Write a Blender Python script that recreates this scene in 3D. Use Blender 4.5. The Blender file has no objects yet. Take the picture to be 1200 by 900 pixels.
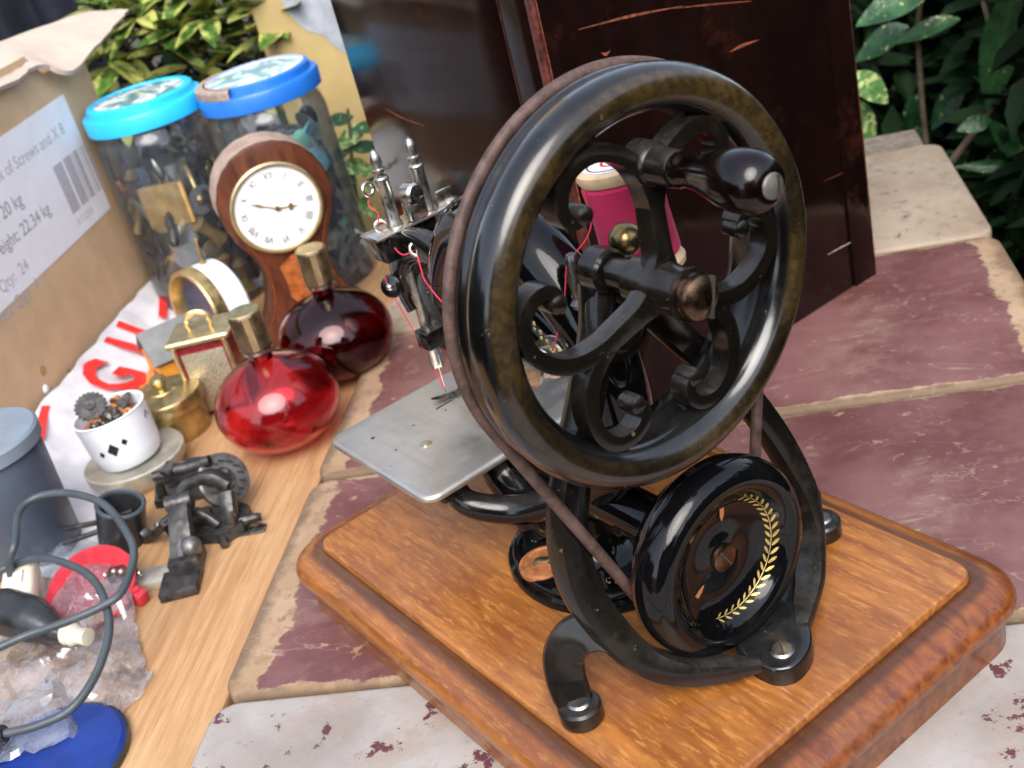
import bpy, bmesh, math, random
from mathutils import Vector, Matrix, Euler, noise as mnoise
random.seed(7)
PI = math.pi
SC = bpy.context.scene
COL = SC.collection
K = 0.01                                   # everything below is written in centimetres

# ------------------------------------------------------------------ camera
cam_d = bpy.data.cameras.new('camera')
cam = bpy.data.objects.new('camera', cam_d); COL.objects.link(cam)
cam.location = (0.43107, -0.27892, 0.38375)
cam.rotation_euler = (math.radians(61.2387), math.radians(13.2893), math.radians(52.7253))
cam_d.sensor_width = 36.0
cam_d.lens = 1408.78 * 36.0 / 1200.0
cam_d.clip_start = 0.02; cam_d.clip_end = 400.0
cam_d.dof.use_dof = True
cam_d.dof.focus_distance = 0.54
cam_d.dof.aperture_fstop = 16.0
SC.camera = cam
# ------------------------------------------------------------------ light
SUN_EL, SUN_AZ = math.radians(48), math.radians(124)      # azimuth of the sun, from +Y clockwise
world = bpy.data.worlds.new('World'); SC.world = world; world.use_nodes = True
wn = world.node_tree.nodes; wl = world.node_tree.links
sky = wn.new('ShaderNodeTexSky'); sky.sky_type = 'NISHITA'; sky.sun_disc = False
sky.sun_elevation = SUN_EL; sky.sun_rotation = SUN_AZ
sky.air_density = 1.0; sky.dust_density = 2.0; sky.ozone_density = 1.0
wn['Background'].inputs[1].default_value = 0.145
hs = wn.new('ShaderNodeHueSaturation'); hs.inputs['Saturation'].default_value = .58      # thin bright overcast
wl.new(sky.outputs[0], hs.inputs['Color']); wl.new(hs.outputs[0], wn['Background'].inputs[0])
sun_d = bpy.data.lights.new('sun', 'SUN'); sun_d.energy = 1.3; sun_d.angle = math.radians(46); sun_d.color = (1, .95, .88)
sun = bpy.data.objects.new('sun', sun_d); COL.objects.link(sun)
sdir = Vector((math.sin(SUN_AZ) * math.cos(SUN_EL), math.cos(SUN_AZ) * math.cos(SUN_EL), math.sin(SUN_EL)))
sun.rotation_euler = sdir.to_track_quat('Z', 'Y').to_euler()
SC.view_settings.view_transform = 'Standard'; SC.view_settings.look = 'None'
SC.view_settings.exposure = 1.5; SC.view_settings.gamma = 1.0
SC.cycles.max_bounces = 10; SC.cycles.transparent_max_bounces = 16; SC.cycles.transmission_bounces = 10

# ------------------------------------------------------------------ materials
class NT:
    def __init__(s, name):
        s.m = bpy.data.materials.new(name); s.m.use_nodes = True
        s.t = s.m.node_tree; s.n = s.t.nodes; s.l = s.t.links
        s.b = s.n['Principled BSDF']; s._c = None
    def new(s, typ, **kw):
        x = s.n.new(typ)
        for k, v in kw.items(): setattr(x, k, v)
        return x
    def put(s, sock, v):
        if hasattr(v, 'is_output'): s.l.new(v, sock)
        elif isinstance(v, (tuple, list)) and len(v) == 3 and sock.type == 'RGBA': sock.default_value = (*v, 1)
        else: sock.default_value = v
    def coord(s):
        if s._c is None: s._c = s.new('ShaderNodeTexCoord').outputs['Object']
        return s._c
    def map(s, scale=(1, 1, 1), rot=(0, 0, 0), loc=(0, 0, 0), vec=None):
        m = s.new('ShaderNodeMapping')
        m.inputs['Scale'].default_value = scale; m.inputs['Rotation'].default_value = rot; m.inputs['Location'].default_value = loc
        s.l.new(vec or s.coord(), m.inputs['Vector']); return m.outputs[0]
    def noise(s, scale, detail=4, rough=.55, vec=None, dist=0):
        n = s.new('ShaderNodeTexNoise')
        n.inputs['Scale'].default_value = scale; n.inputs['Detail'].default_value = detail
        n.inputs['Roughness'].default_value = rough; n.inputs['Distortion'].default_value = dist
        s.l.new(vec or s.coord(), n.inputs['Vector']); return n.outputs['Fac']
    def voro(s, scale, vec=None, feature='F1', out='Distance'):
        n = s.new('ShaderNodeTexVoronoi', feature=feature); n.inputs['Scale'].default_value = scale
        s.l.new(vec or s.coord(), n.inputs['Vector']); return n.outputs[out]
    def ramp(s, fac, lo, hi, a=0., b=1.):
        n = s.new('ShaderNodeMapRange'); n.interpolation_type = 'SMOOTHSTEP'
        s.put(n.inputs[0], fac); n.inputs[1].default_value = lo; n.inputs[2].default_value = hi
        n.inputs[3].default_value = a; n.inputs[4].default_value = b; return n.outputs[0]
    def mix(s, fac, a, b):
        n = s.new('ShaderNodeMix', data_type='RGBA'); s.put(n.inputs[0], fac); s.put(n.inputs[6], a); s.put(n.inputs[7], b); return n.outputs[2]
    def math(s, op, a, b=0.):
        n = s.new('ShaderNodeMath', operation=op); s.put(n.inputs[0], a); s.put(n.inputs[1], b); return n.outputs[0]
    def xyz(s, vec=None):
        n = s.new('ShaderNodeSeparateXYZ'); s.l.new(vec or s.coord(), n.inputs[0]); return n.outputs
    def bump(s, h, strength=.3, dist=.001):
        n = s.new('ShaderNodeBump'); n.inputs['Strength'].default_value = strength; n.inputs['Distance'].default_value = dist
        s.l.new(h, n.inputs['Height']); s.l.new(n.outputs[0], s.b.inputs['Normal']); return n
    def set(s, **kw):
        for k, v in kw.items(): s.put(s.b.inputs[{'col': 'Base Color', 'rough': 'Roughness', 'metal': 'Metallic', 'trans': 'Transmission Weight',
            'coat': 'Coat Weight', 'coatr': 'Coat Roughness', 'ior': 'IOR', 'spec': 'Specular IOR Level', 'sheen': 'Sheen Weight', 'sss': 'Subsurface Weight', 'alpha': 'Alpha'}[k]], v)
        return s

def simple(name, col, rough=.5, metal=0., var=.25, sc=60., bump=.0, bsc=300., **kw):
    t = NT(name)
    n = t.noise(sc, 5)
    lo = tuple(c * (1 - var) for c in col); hi = tuple(min(1, c * (1 + var)) for c in col)
    t.set(col=t.mix(t.ramp(n, .3, .7), lo, hi), metal=metal, rough=t.ramp(t.noise(sc * 2.3, 4), .3, .7, max(.02, rough * .8), min(1, rough * 1.25)), **kw)
    if bump: t.bump(t.noise(bsc, 5), bump)
    return t.m
M = {}
# black japan paint, glossy, with chips, dull wear and sky light painted on top faces
def japan(name, chips=.68, dull_top_light=.35, brown=0., rough=.13):
    t = NT(name)
    chip = t.ramp(t.noise(190, 6, .7), chips, chips + .03)
    wear = t.ramp(t.noise(38, 6, .65), .52, .7)
    base = t.mix(wear, (.0025, .0025, .003), (.007, .0065, .006))
    if brown:
        pat = t.math('MULTIPLY', t.ramp(t.noise(18, 8, .78), .10, .66), brown)
        if brown > .5:
            px = t.xyz(); dy = t.math('SUBTRACT', px[1], -.0187); dz = t.math('SUBTRACT', px[2], .2305)
            rad = t.math('SQRT', t.math('ADD', t.math('MULTIPLY', dy, dy), t.math('MULTIPLY', dz, dz)))
            band = t.math('MULTIPLY', t.ramp(rad, .0675, .0705), t.ramp(rad, .0805, .0785))
            pat = t.math('MULTIPLY', t.math('MULTIPLY', pat, band), t.ramp(t.noise(9, 4, .6), .36, .60, .25, 1))
        sp = t.ramp(t.noise(260, 5, .7), .42, .58)
        base = t.mix(t.math('MULTIPLY', pat, t.math('ADD', t.math('MULTIPLY', sp, .5), .5)), base, (.052, .032, .009))
    t.set(col=t.mix(chip, base, (.075, .06, .045)), coat=.45 if brown > .5 else 0., coatr=.12)
    pt = t.new('ShaderNodeNewGeometry').outputs['Pointiness']; ed = t.math('MULTIPLY', t.ramp(pt, .545, .63), t.ramp(t.noise(150, 5, .7), .40, .62))
    if dull_top_light > .2: chip = t.math('MAXIMUM', chip, t.math('MULTIPLY', ed, .5))
    r = t.math('ADD', t.math('MULTIPLY', wear, dull_top_light * .45), rough)
    if brown: r = t.math('ADD', r, t.math('MULTIPLY', pat, .16))
    if dull_top_light > .2:
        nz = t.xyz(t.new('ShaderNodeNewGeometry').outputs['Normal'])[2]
        du = t.math('MULTIPLY', t.ramp(nz, .1, .95), t.ramp(t.noise(65, 6, .7), .34, .66, .25, 1)); du = t.math('MULTIPLY', du, .16 if brown > .5 else .36)  # pale grey on upward faces stands in for reflected sky
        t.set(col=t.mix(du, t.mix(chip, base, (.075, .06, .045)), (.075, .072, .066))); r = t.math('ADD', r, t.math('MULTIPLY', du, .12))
    t.set(rough=t.math('ADD', r, t.math('MULTIPLY', chip, .3)), spec=.45 if dull_top_light > .2 else .36)
    h = t.math('SUBTRACT', t.noise(70, 6, .6), t.math('MULTIPLY', chip, .5)); t.bump(h, .16, .0006)
    return t.m
M['japan'] = japan('black_japan_paint')
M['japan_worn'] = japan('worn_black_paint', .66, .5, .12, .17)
M['japan_rim'] = japan('worn_brown_black_paint', .66, .45, 1.0, .16)
M['japan_new'] = japan('glossy_black_paint', .72, .12, 0, .06)
M['nickel'] = simple('nickel', (.62, .58, .52), .26, 1, .2, 120, .08)
M['steel'] = None
def steel():
    t = NT('brushed_steel')
    n = t.noise(22, 6, .6); f = t.noise(14, 5, .6, t.map((1, 14, 14)))
    c = t.mix(t.ramp(n, .35, .7), (.52, .48, .42), (.64, .60, .55)); c = t.mix(t.ramp(f, .45, .8, 0, .35), c, (.40, .33, .25))
    spot = t.ramp(t.noise(140, 6, .7), .66, .72)
    c = t.mix(spot, c, (.2, .16, .12))
    t.set(col=c, metal=.92, rough=t.ramp(t.noise(60, 5), .3, .7, .36, .52)); t.bump(t.noise(250, 5), .09)
    return t.m
M['steel'] = steel()
M['dark_steel'] = simple('dark_steel', (.20, .19, .18), .34, 1, .3, 150, .1)
M['post_steel'] = simple('worn_steel', (.42, .40, .37), .32, 1, .25, 160, .1)
M['screw'] = simple('screw_steel', (.34, .32, .29), .32, 1, .25, 200, .1)
M['slot'] = simple('slot_dark', (.03, .025, .02), .7)
M['brass_dark'] = simple('dark_brass', (.22, .16, .07), .3, 1, .45, 130, .1)
M['brown_screw'] = simple('browned_steel', (.17, .10, .065), .28, 1, .35, 160, .1)
M['gilt'] = simple('gilt', (.55, .39, .12), .4, .6, .35, 300)
M['leather'] = None
def leather():
    t = NT('belt_leather')
    n = t.noise(170, 6, .65); s_ = t.noise(40, 4)
    c = t.mix(t.ramp(n, .3, .7), (.035, .018, .014), (.11, .062, .05)); c = t.mix(t.ramp(s_, .5, .8, 0, .6), c, (.15, .10, .085))
    t.set(col=c, rough=.62); t.bump(n, .4); return t.m
M['leather'] = leather()
def varnished_base():
    t = NT('varnished_oak')
    g = t.noise(1, 6, .62, t.map((18, 160, 160)), .6)
    fl = t.noise(1, 4, .7, t.map((90, 420, 420), (0, 0, .25)))
    bl = t.noise(16, 5, .6)
    c = t.mix(t.ramp(g, .3, .72), (.19, .057, .010), (.36, .135, .027))
    c = t.mix(t.ramp(fl, .50, .68, 0, .55), c, (.50, .235, .062))
    c = t.mix(t.ramp(bl, .5, .72, 0, .75), c, (.15, .045, .012))
    z = t.xyz()
    # deeper red varnish kept on the moulding, worn away on the top
    edge = t.ramp(z[2], .033, .0398, 1, 0)
    xr = t.ramp(z[0], .10, .17)
    red = t.mix(t.ramp(g, .3, .7), (.075, .014, .005), (.19, .048, .010))
    c = t.mix(t.math('MULTIPLY', edge, t.math('ADD', t.math('MULTIPLY', xr, .55), .25)), c, red)
    gr = t.ramp(t.math('ABSOLUTE', t.math('SUBTRACT', z[2], .0356)), .0002, .0011, .75, 0); c = t.mix(gr, c, (.035, .012, .005))
    mk = t.ramp(t.noise(75, 6, .7), .65, .70)
    c = t.mix(t.math('MULTIPLY', mk, .8), c, (.035, .018, .008))
    t.set(col=c, rough=t.ramp(t.noise(50, 5), .3, .7, .30, .46), coat=.45, coatr=.26)
    h = t.math('ADD', t.math('MULTIPLY', fl, .5), g); t.bump(h, .12, .0006)
    return t.m
M['base_wood'] = varnished_base()
def plank():
    t = NT('plank_wood')
    g = t.noise(1, 6, .65, t.map((120, 7, 60)), 1.0); fi = t.noise(1, 5, .7, t.map((520, 26, 200))); b = t.noise(7, 5, .6)
    c = t.mix(t.ramp(g, .3, .7), (.34, .18, .08), (.48, .29, .145)); c = t.mix(t.ramp(fi, .45, .7, 0, .6), c, (.27, .12, .04))
    c = t.mix(t.ramp(b, .5, .75, 0, .45), c, (.54, .36, .19))
    sp = t.ramp(t.noise(170, 5, .7), .68, .73); c = t.mix(sp, c, (.19, .10, .05))
    t.set(col=c, rough=.62); t.bump(t.math('ADD', g, fi), .25, .0008); return t.m
M['plank'] = plank()
def tile_mat(name, kind):
    t = NT(name)
    x = t.xyz()
    n1 = t.noise(14, 6, .62); n2 = t.noise(60, 6, .7); n3 = t.noise(230, 5, .7)
    if kind == 'red':
        base = t.mix(t.ramp(n1, .3, .7), (.27, .17, .095), (.39, .275, .18)); base = t.mix(t.ramp(n2, .48, .7, 0, .75), base, (.20, .125, .07))
        paint = t.mix(t.ramp(n1, .35, .68), (.115, .042, .040), (.188, .088, .083)); paint = t.mix(t.ramp(n2, .5, .7, 0, .5), paint, (.20, .115, .10))
        ax = t.math('ABSOLUTE', x[0]); ay = t.math('ABSOLUTE', x[1])
        ex = t.ramp(ax, .212, .262); ey = t.ramp(ay, .090, .118)
        e = t.math('MAXIMUM', ex, ey)
        w = t.math('ADD', t.math('MULTIPLY', e, .62), t.math('MULTIPLY', t.noise(20, 8, .74), .80))
        worn = t.ramp(w, .60, .63)
        spots = t.math('MAXIMUM', t.ramp(t.noise(48, 7, .72, t.map((1, 1.6, 1))), .625, .66), t.ramp(t.noise(170, 5, .7), .665, .70, 0, .8))
        grime = t.ramp(t.math('ADD', t.math('MULTIPLY', t.math('MAXIMUM', t.ramp(ax, .235, .257), t.ramp(ay, .096, .109)), .5), t.noise(33, 6, .7)), .62, .95, 0, .8)
        base = t.mix(grime, base, (.12, .075, .045)); base = t.mix(t.ramp(t.noise(85, 6, .7), .60, .64, 0, .7), base, (.19, .09, .075))
        paint = t.mix(t.ramp(t.noise(11, 9, .78), .54, .70, 0, .55), paint, (.25, .165, .125)); c = t.mix(t.math('MAXIMUM', worn, spots), paint, base)
        t.set(rough=t.mix(worn, (.36, .36, .36), (.8, .8, .8)))
        h = t.math('SUBTRACT', t.math('MULTIPLY', n2, .4), t.math('MULTIPLY', worn, .4)); 
    else:
        base = t.mix(t.ramp(n1, .3, .7), (.25, .22, .20), (.37, .345, .33)); base = t.mix(t.ramp(n2, .5, .72, 0, .55), base, (.33, .27, .22))
        if kind == 'grey':
            base = t.mix(t.ramp(t.noise(22, 6, .7), .48, .66, 0, .75), base, (.30, .235, .20)); base = t.mix(t.ramp(t.noise(75, 5, .7), .62, .7, 0, .6), base, (.22, .16, .13)); sp = t.ramp(t.noise(42, 7, .68), .60, .615); c = t.mix(sp, base, (.10, .03, .038))
            t.set(rough=.62); h = t.math('MULTIPLY', n2, .6)
        else:
            base = t.mix(t.ramp(n1, .3, .72), (.255, .19, .135), (.36, .295, .225)); base = t.mix(t.ramp(t.noise(34, 5), .55, .75, 0, .6), base, (.42, .37, .32))
            base = t.mix(t.ramp(t.noise(48, 7, .72), .52, .68, 0, .7), base, (.17, .125, .09)); pit = t.ramp(t.noise(95, 4, .6), .655, .69); c = t.mix(pit, base, (.10, .075, .07)); t.set(rough=.85); h = t.math('SUBTRACT', t.math('MULTIPLY', n2, .8), pit)
    grit = t.ramp(t.noise(420, 4, .7), .6, .7); c = t.mix(t.math('MULTIPLY', grit, .35), c, (.07, .05, .045)); hl = t.ramp(t.math('ABSOLUTE', t.math('SUBTRACT', t.noise(1, 4, .6, t.map((9, 30, 30), (0, 0, .7)), .6), .5)), .0, .006, .45, 0); c = t.mix(hl, c, (.36, .28, .22))
    t.set(col=c); t.bump(t.math('ADD', h, t.math('MULTIPLY', n3, .35)), .5, .0012)
    return t.m
M['tile_red'] = tile_mat('worn_red_tile', 'red'); M['tile_grey'] = tile_mat('pale_tile', 'grey'); M['tile_sand'] = tile_mat('sandy_tile', 'sand')
M['mortar'] = simple('mortar', (.23, .19, .15), .95, 0, .3, 120, .5)
M['brick'] = simple('brick', (.27, .12, .075), .9, 0, .3, 60, .4)
M['soil'] = simple('soil', (.045, .032, .022), 1, 0, .5, 3, .6, 30)
def case_wood():
    t = NT('dark_varnished_wood')
    g = t.noise(1, 6, .6, t.map((30, 30, 9)), .15); n = t.noise(20, 6, .65)
    c = t.mix(t.ramp(g, .3, .75), (.0045, .002, .0019), (.009, .0032, .0026))
    sc = t.ramp(t.noise(1, 6, .7, t.map((30, 30, 16), (.1, .1, .1))), .64, .74); c = t.mix(t.math('MULTIPLY', sc, .5), c, (.10, .02, .010))
    rw = t.ramp(t.noise(13, 8, .74), .56, .70, 0, .55); c = t.mix(rw, c, (.045, .011, .007))
    t.set(col=c, rough=t.ramp(n, .3, .7, .07, .19), spec=.28); t.bump(n, .05, .0008); return t.m
M['case'] = case_wood()
M['case_worn'] = simple('worn_case_edge', (.065, .014, .010), .42, 0, .7, 160, .3)
M['scratch'] = simple('scratched_wood', (.17, .045, .02), .5, 0, .6, 300)
M['scratch_pale'] = simple('pale_scratch', (.34, .29, .26), .6, 0, .4, 300)
M['card'] = simple('cardboard', (.56, .385, .235), .88, 0, .08, 30, .12, 400)
M['card_in'] = simple('cardboard_pale', (.50, .405, .335), .9, 0, .07, 40, .15, 300)
M['card_edge'] = simple('cardboard_edge', (.50, .40, .29), .95, 0, .25, 200, .5)
M['paper'] = simple('label_paper', (.80, .79, .83), .6, 0, .03, 50)
M['ink'] = simple('grey_ink', (.30, .28, .31), .7, 0, .2, 500)
M['ink_pale'] = simple('pale_ink', (.44, .42, .46), .7, 0, .2, 500)
M['red_print'] = simple('red_print', (.68, .03, .025), .4, 0, .2, 90)
M['pink_print'] = simple('pink_print', (.80, .42, .44), .4, 0, .15, 90)
M['orange_print'] = simple('orange_print', (.80, .22, .06), .4, 0, .3, 40)
def bag_white():
    t = NT('white_plastic'); n = t.noise(30, 5); t.set(col=t.mix(t.ramp(n, .3, .7), (.56, .545, .58), (.72, .71, .75)), rough=.32, trans=.0, sss=.0)
    t.bump(t.noise(45, 6, .6), .35, .004); return t.m
M['bag_white'] = bag_white()
def clear_mat(name, tint, white=.0, lo=.04, hi=.75, rough=.06, ior=1.42, bump=0, bsc=60):
    t = NT(name); t.n.remove(t.b)
    tr = t.new('ShaderNodeBsdfTransparent'); tr.inputs[0].default_value = (*tint, 1)
    gl = t.new('ShaderNodeBsdfGlossy'); gl.inputs['Roughness'].default_value = rough
    fr = t.new('ShaderNodeFresnel'); fr.inputs[0].default_value = ior
    f = t.ramp(fr.outputs[0], .0, 1, lo, hi)
    mx = t.new('ShaderNodeMixShader'); t.l.new(f, mx.inputs[0]); t.l.new(tr.outputs[0], mx.inputs[1]); t.l.new(gl.outputs[0], mx.inputs[2])
    out = mx.outputs[0]
    if white:
        df = t.new('ShaderNodeBsdfTranslucent'); df.inputs[0].default_value = (.74, .82, .95, 1)
        dd = t.new('ShaderNodeBsdfDiffuse'); dd.inputs[0].default_value = (.74, .82, .95, 1)
        ad = t.new('ShaderNodeMixShader'); ad.inputs[0].default_value = .5; t.l.new(df.outputs[0], ad.inputs[1]); t.l.new(dd.outputs[0], ad.inputs[2])
        m2 = t.new('ShaderNodeMixShader'); t.l.new(t.math('MAXIMUM', t.ramp(t.math('ABSOLUTE', t.math('SUBTRACT', t.noise(95, 7, .7, None, .4), .5)), 0, .03, white, white * .35), t.ramp(t.noise(34, 6, .65), .42, .66, white * .25, white)), m2.inputs[0]); t.l.new(out, m2.inputs[1]); t.l.new(ad.outputs[0], m2.inputs[2]); out = m2.outputs[0]
    if bump:
        bn = t.new('ShaderNodeBump'); bn.inputs['Strength'].default_value = bump; bn.inputs['Distance'].default_value = .003
        wv = t.map((1, 1, 1)); t.l.new(t.math('ADD', t.voro(bsc * .62, wv), t.math('MULTIPLY', t.voro(bsc * 1.5, wv), .45)), bn.inputs['Height']); t.l.new(bn.outputs[0], gl.inputs['Normal'])
    t.l.new(out, t.n['Material Output'].inputs[0]); return t.m
M['jar'] = clear_mat('clear_jar_plastic', (.90, .93, .92), .10, .07, .8, .10, 1.5)
M['clear_bag'] = clear_mat('crumpled_clear_film', (.96, .97, .98), .42, .13, .95, .06, 1.5, .6, 60)
def glass(name, col, rough=.02):
    t = NT(name); t.set(col=col, rough=rough, trans=1.0, ior=1.47); return t.m
M['red_glass'] = glass('cranberry_glass', (.96, .21, .27))
M['dark_glass'] = glass('dark_red_glass', (.30, .010, .022))
M['gold'] = simple('gold_metal', (.80, .62, .30), .36, 1, .15, 90)
M['gold_satin'] = simple('gold_satin', (.62, .50, .29), .36, .9, .15, 120)
M['cap_side'] = simple('cap_brown', (.09, .06, .03), .35, .3, .5, 110)
M['brass'] = simple('brass', (.46, .36, .17), .33, .95, .35, 70, .12)
M['cyan'] = simple('cyan_plastic', (.02, .46, .82), .38, 0, .08, 40)
M['blue_lid'] = simple('blue_plastic', (.015, .15, .58), .36, 0, .08, 40)
M['blue_disc'] = simple('deep_blue_plastic', (.006, .03, .20), .4, 0, .15, 50)
M['tape'] = simple('brown_tape', (.30, .23, .19), .7, 0, .3, 90, .3)
def lid_label(name, dark, pale, sc):
    t = NT(name); n = t.noise(sc, 4, .6, None, 1.2); c = t.mix(t.ramp(n, .47, .53), dark, pale)
    c = t.mix(t.ramp(t.noise(sc * .7, 3), .62, .66), c, (.60, .58, .25)); t.set(col=c, rough=.35); return t.m
M['lid_label_green'] = lid_label('green_printed_label', (.10, .20, .19), (.62, .68, .66), 55)
M['lid_label_teal'] = lid_label('teal_printed_label', (.20, .33, .34), (.55, .74, .76), 48)
def clock_wood():
    t = NT('mahogany'); g = t.noise(1, 6, .6, t.map((90, 90, 18)), 1.2)
    t.set(col=t.mix(t.ramp(g, .3, .7), (.045, .013, .007), (.125, .036, .016)), rough=.32, coat=.3); return t.m
M['mahogany'] = clock_wood()
M['burl'] = simple('burl_inlay', (.33, .095, .025), .3, 0, .45, 110)
M['dusty_wood'] = simple('dusty_wood', (.33, .235, .185), .75, 0, .2, 70, .2)
M['enamel'] = simple('white_enamel', (.82, .83, .84), .2, 0, .03, 30)
M['enamel_cup'] = simple('white_glaze', (.74, .77, .83), .16, 0, .03, 30)
M['black_print'] = simple('black_print', (.012, .012, .012), .35)
M['cream'] = simple('cream_plastic', (.66, .63, .50), .4, 0, .08, 40)
M['cream_metal'] = simple('cream_metal', (.46, .43, .36), .35, .5, .2, 60)
M['cast'] = simple('dark_cast_metal', (.075, .072, .070), .42, .75, .5, 120, .35, 220)
M['cast_grey'] = simple('grey_cast_metal', (.20, .19, .185), .42, .8, .4, 110, .3, 220)
M['blue_grey'] = simple('blue_grey_plastic', (.060, .075, .105), .42, 0, .12, 30)
M['blue_grey_top'] = simple('pale_blue_grey_plastic', (.17, .21, .26), .45, 0, .1, 30)
M['black_plastic'] = simple('black_plastic', (.020, .021, .024), .28, 0, .3, 60, .1)
M['cable'] = simple('grey_cable', (.05, .063, .073), .42, 0, .15, 60)
M['red_plastic'] = simple('red_plastic', (.55, .035, .05), .34, 0, .15, 50)
M['reel_wood'] = simple('pale_reel_wood', (.70, .50, .30), .5, 0, .12, 120)
def thread_mat():
    t = NT('crimson_thread'); z = t.xyz()[2]
    w = t.new('ShaderNodeTexWave'); w.bands_direction = 'Z'; w.inputs['Scale'].default_value = 380; w.inputs['Distortion'].default_value = .6
    t.l.new(t.coord(), w.inputs[0]); t.set(col=t.mix(w.outputs['Fac'], (.46, .008, .065), (.62, .018, .115)), rough=.75, sheen=.1); t.bump(w.outputs['Fac'], .35, .0004); return t.m
M['thread'] = thread_mat()
M['red_thread'] = simple('red_thread', (.65, .03, .07), .7)
M['copper'] = simple('copper_medallion', (.42, .16, .06), .4, .25, .35, 160, .35, 260)
M['ochre'] = simple('ochre_paint', (.42, .31, .13), .85, 0, .14, 12, .2, 80)
M['grey_paint'] = simple('grey_paint_patch', (.30, .32, .35), .85, 0, .3, 30, .2)
M['tarp'] = simple('dark_blue_cloth', (.018, .022, .038), .7, 0, .4, 12, .3, 40)
M['bark'] = simple('twig_bark', (.12, .09, .06), .9, 0, .3, 60, .4)
M['button_blue'] = simple('pale_blue_button', (.22, .50, .60), .4); M['button_green'] = simple('green_button', (.22, .55, .46), .4)
M['button_pale'] = simple('pale_button', (.62, .56, .50), .4); M['button_navy'] = simple('navy_button', (.04, .06, .11), .3)
M['button_brown'] = simple('brown_button', (.12, .06, .04), .4); M['button_grey'] = simple('grey_button', (.30, .33, .36), .4)
M['mixed_buttons'] = simple('mixed_buttons', (.27, .31, .32), .5, 0, .9, 110, .5, 90)
M['wood_ochre'] = simple('yellow_wood', (.38, .24, .08), .5, 0, .3, 60)
M['orange_wall'] = simple('orange_wall', (.66, .27, .03), .55, 0, .2, 60)
M['slate'] = simple('slate_grey', (.15, .155, .155), .7, 0, .15, 60)
M['dark_red'] = simple('dark_red_lacquer', (.18, .010, .015), .25)
def mesh_grille():
    t = NT('pierced_gold_metal'); v = t.voro(1000, t.map((1, 1, 1), (0, 0, .785))); t.set(col=t.mix(t.ramp(v, .28, .42), (.05, .045, .035), (.56, .50, .38)), metal=.7, rough=.36); t.bump(v, .3, .0005); return t.m
M['grille'] = mesh_grille()
def leaf_var(name, green, dark, yellow, lo, hi, spots=False, rough=.32):
    t = NT(name); x = t.xyz(); oi = t.new('ShaderNodeObjectInfo')
    off = t.new('ShaderNodeVectorMath', operation='SCALE'); off.inputs[0].default_value = (13, 7, 5); t.l.new(oi.outputs['Random'], off.inputs['Scale'])
    ad = t.new('ShaderNodeVectorMath', operation='ADD'); t.l.new(t.coord(), ad.inputs[0]); t.l.new(off.outputs[0], ad.inputs[1])
    n = t.noise(5, 4, .6, ad.outputs[0]); g = t.mix(t.ramp(n, .35, .65), dark, green)
    if spots: f = t.ramp(t.noise(7.5, 3, .6, ad.outputs[0]), lo, hi)
    else:
        ay = t.math('ABSOLUTE', x[1]); e = t.math('ADD', t.math('MULTIPLY', ay, 1.6), t.math('MULTIPLY', n, .8))
        e = t.math('ADD', e, t.math('MULTIPLY', oi.outputs['Random'], .35)); f = t.ramp(e, lo, hi)
    vein = t.ramp(t.math('ABSOLUTE', x[1]), 0, .022, .35, 0)
    c = t.mix(f, g, yellow); c = t.mix(vein, c, tuple(min(1, k * 1.6) for k in green))
    t.set(col=c, rough=rough, spec=.12 if rough > .6 else .4); t.bump(t.noise(9, 3), .2, .01)
    return t.m
M['leaf_yellow'] = leaf_var('variegated_leaf', (.075, .155, .022), (.022, .060, .012), (.40, .41, .11), .56, .78)
M['leaf_spotted'] = leaf_var('spotted_laurel_leaf', (.034, .105, .034), (.012, .048, .018), (.40, .46, .13), .635, .67, True, .32)
M['leaf_light'] = leaf_var('pale_variegated_leaf', (.11, .24, .07), (.05, .14, .045), (.42, .50, .20), .53, .58, True, .28)
M['leaf_dark'] = leaf_var('dark_leaf', (.018, .042, .015), (.006, .016, .007), (.026, .06, .02), .7, .8, True, .75)

# ------------------------------------------------------------------ geometry helpers (cm)
A0 = 0.811
CA, SA = math.cos(A0), math.sin(A0)
def ST(s, t, z=0.): return Vector((s * CA - t * SA, s * SA + t * CA, z))
def V(*a): return Vector(a)
def BM(): return bmesh.new()
def spline(pts, n=6, closed=False):
    P = [Vector(p) for p in pts]; out = []; L = len(P)
    for i in range(L if closed else L - 1):
        p0 = P[(i - 1) % L] if (closed or i > 0) else P[0] * 2 - P[1]
        p1 = P[i]; p2 = P[(i + 1) % L]
        p3 = P[(i + 2) % L] if (closed or i + 2 < L) else P[-1] * 2 - P[-2]
        for k in range(n):
            u = k / n
            out.append(.5 * ((2 * p1) + (p2 - p0) * u + (2 * p0 - 5 * p1 + 4 * p2 - p3) * u * u + (3 * p1 - p0 - 3 * p2 + p3) * u ** 3))
    if not closed: out.append(P[-1].copy())
    return out
def lerpseq(vals, n):
    L = len(vals); r = []
    for i in range(n):
        x = i / (n - 1) * (L - 1); k = min(int(x), L - 2); r.append(vals[k] + (vals[k + 1] - vals[k]) * (x - k))
    return r
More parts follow.
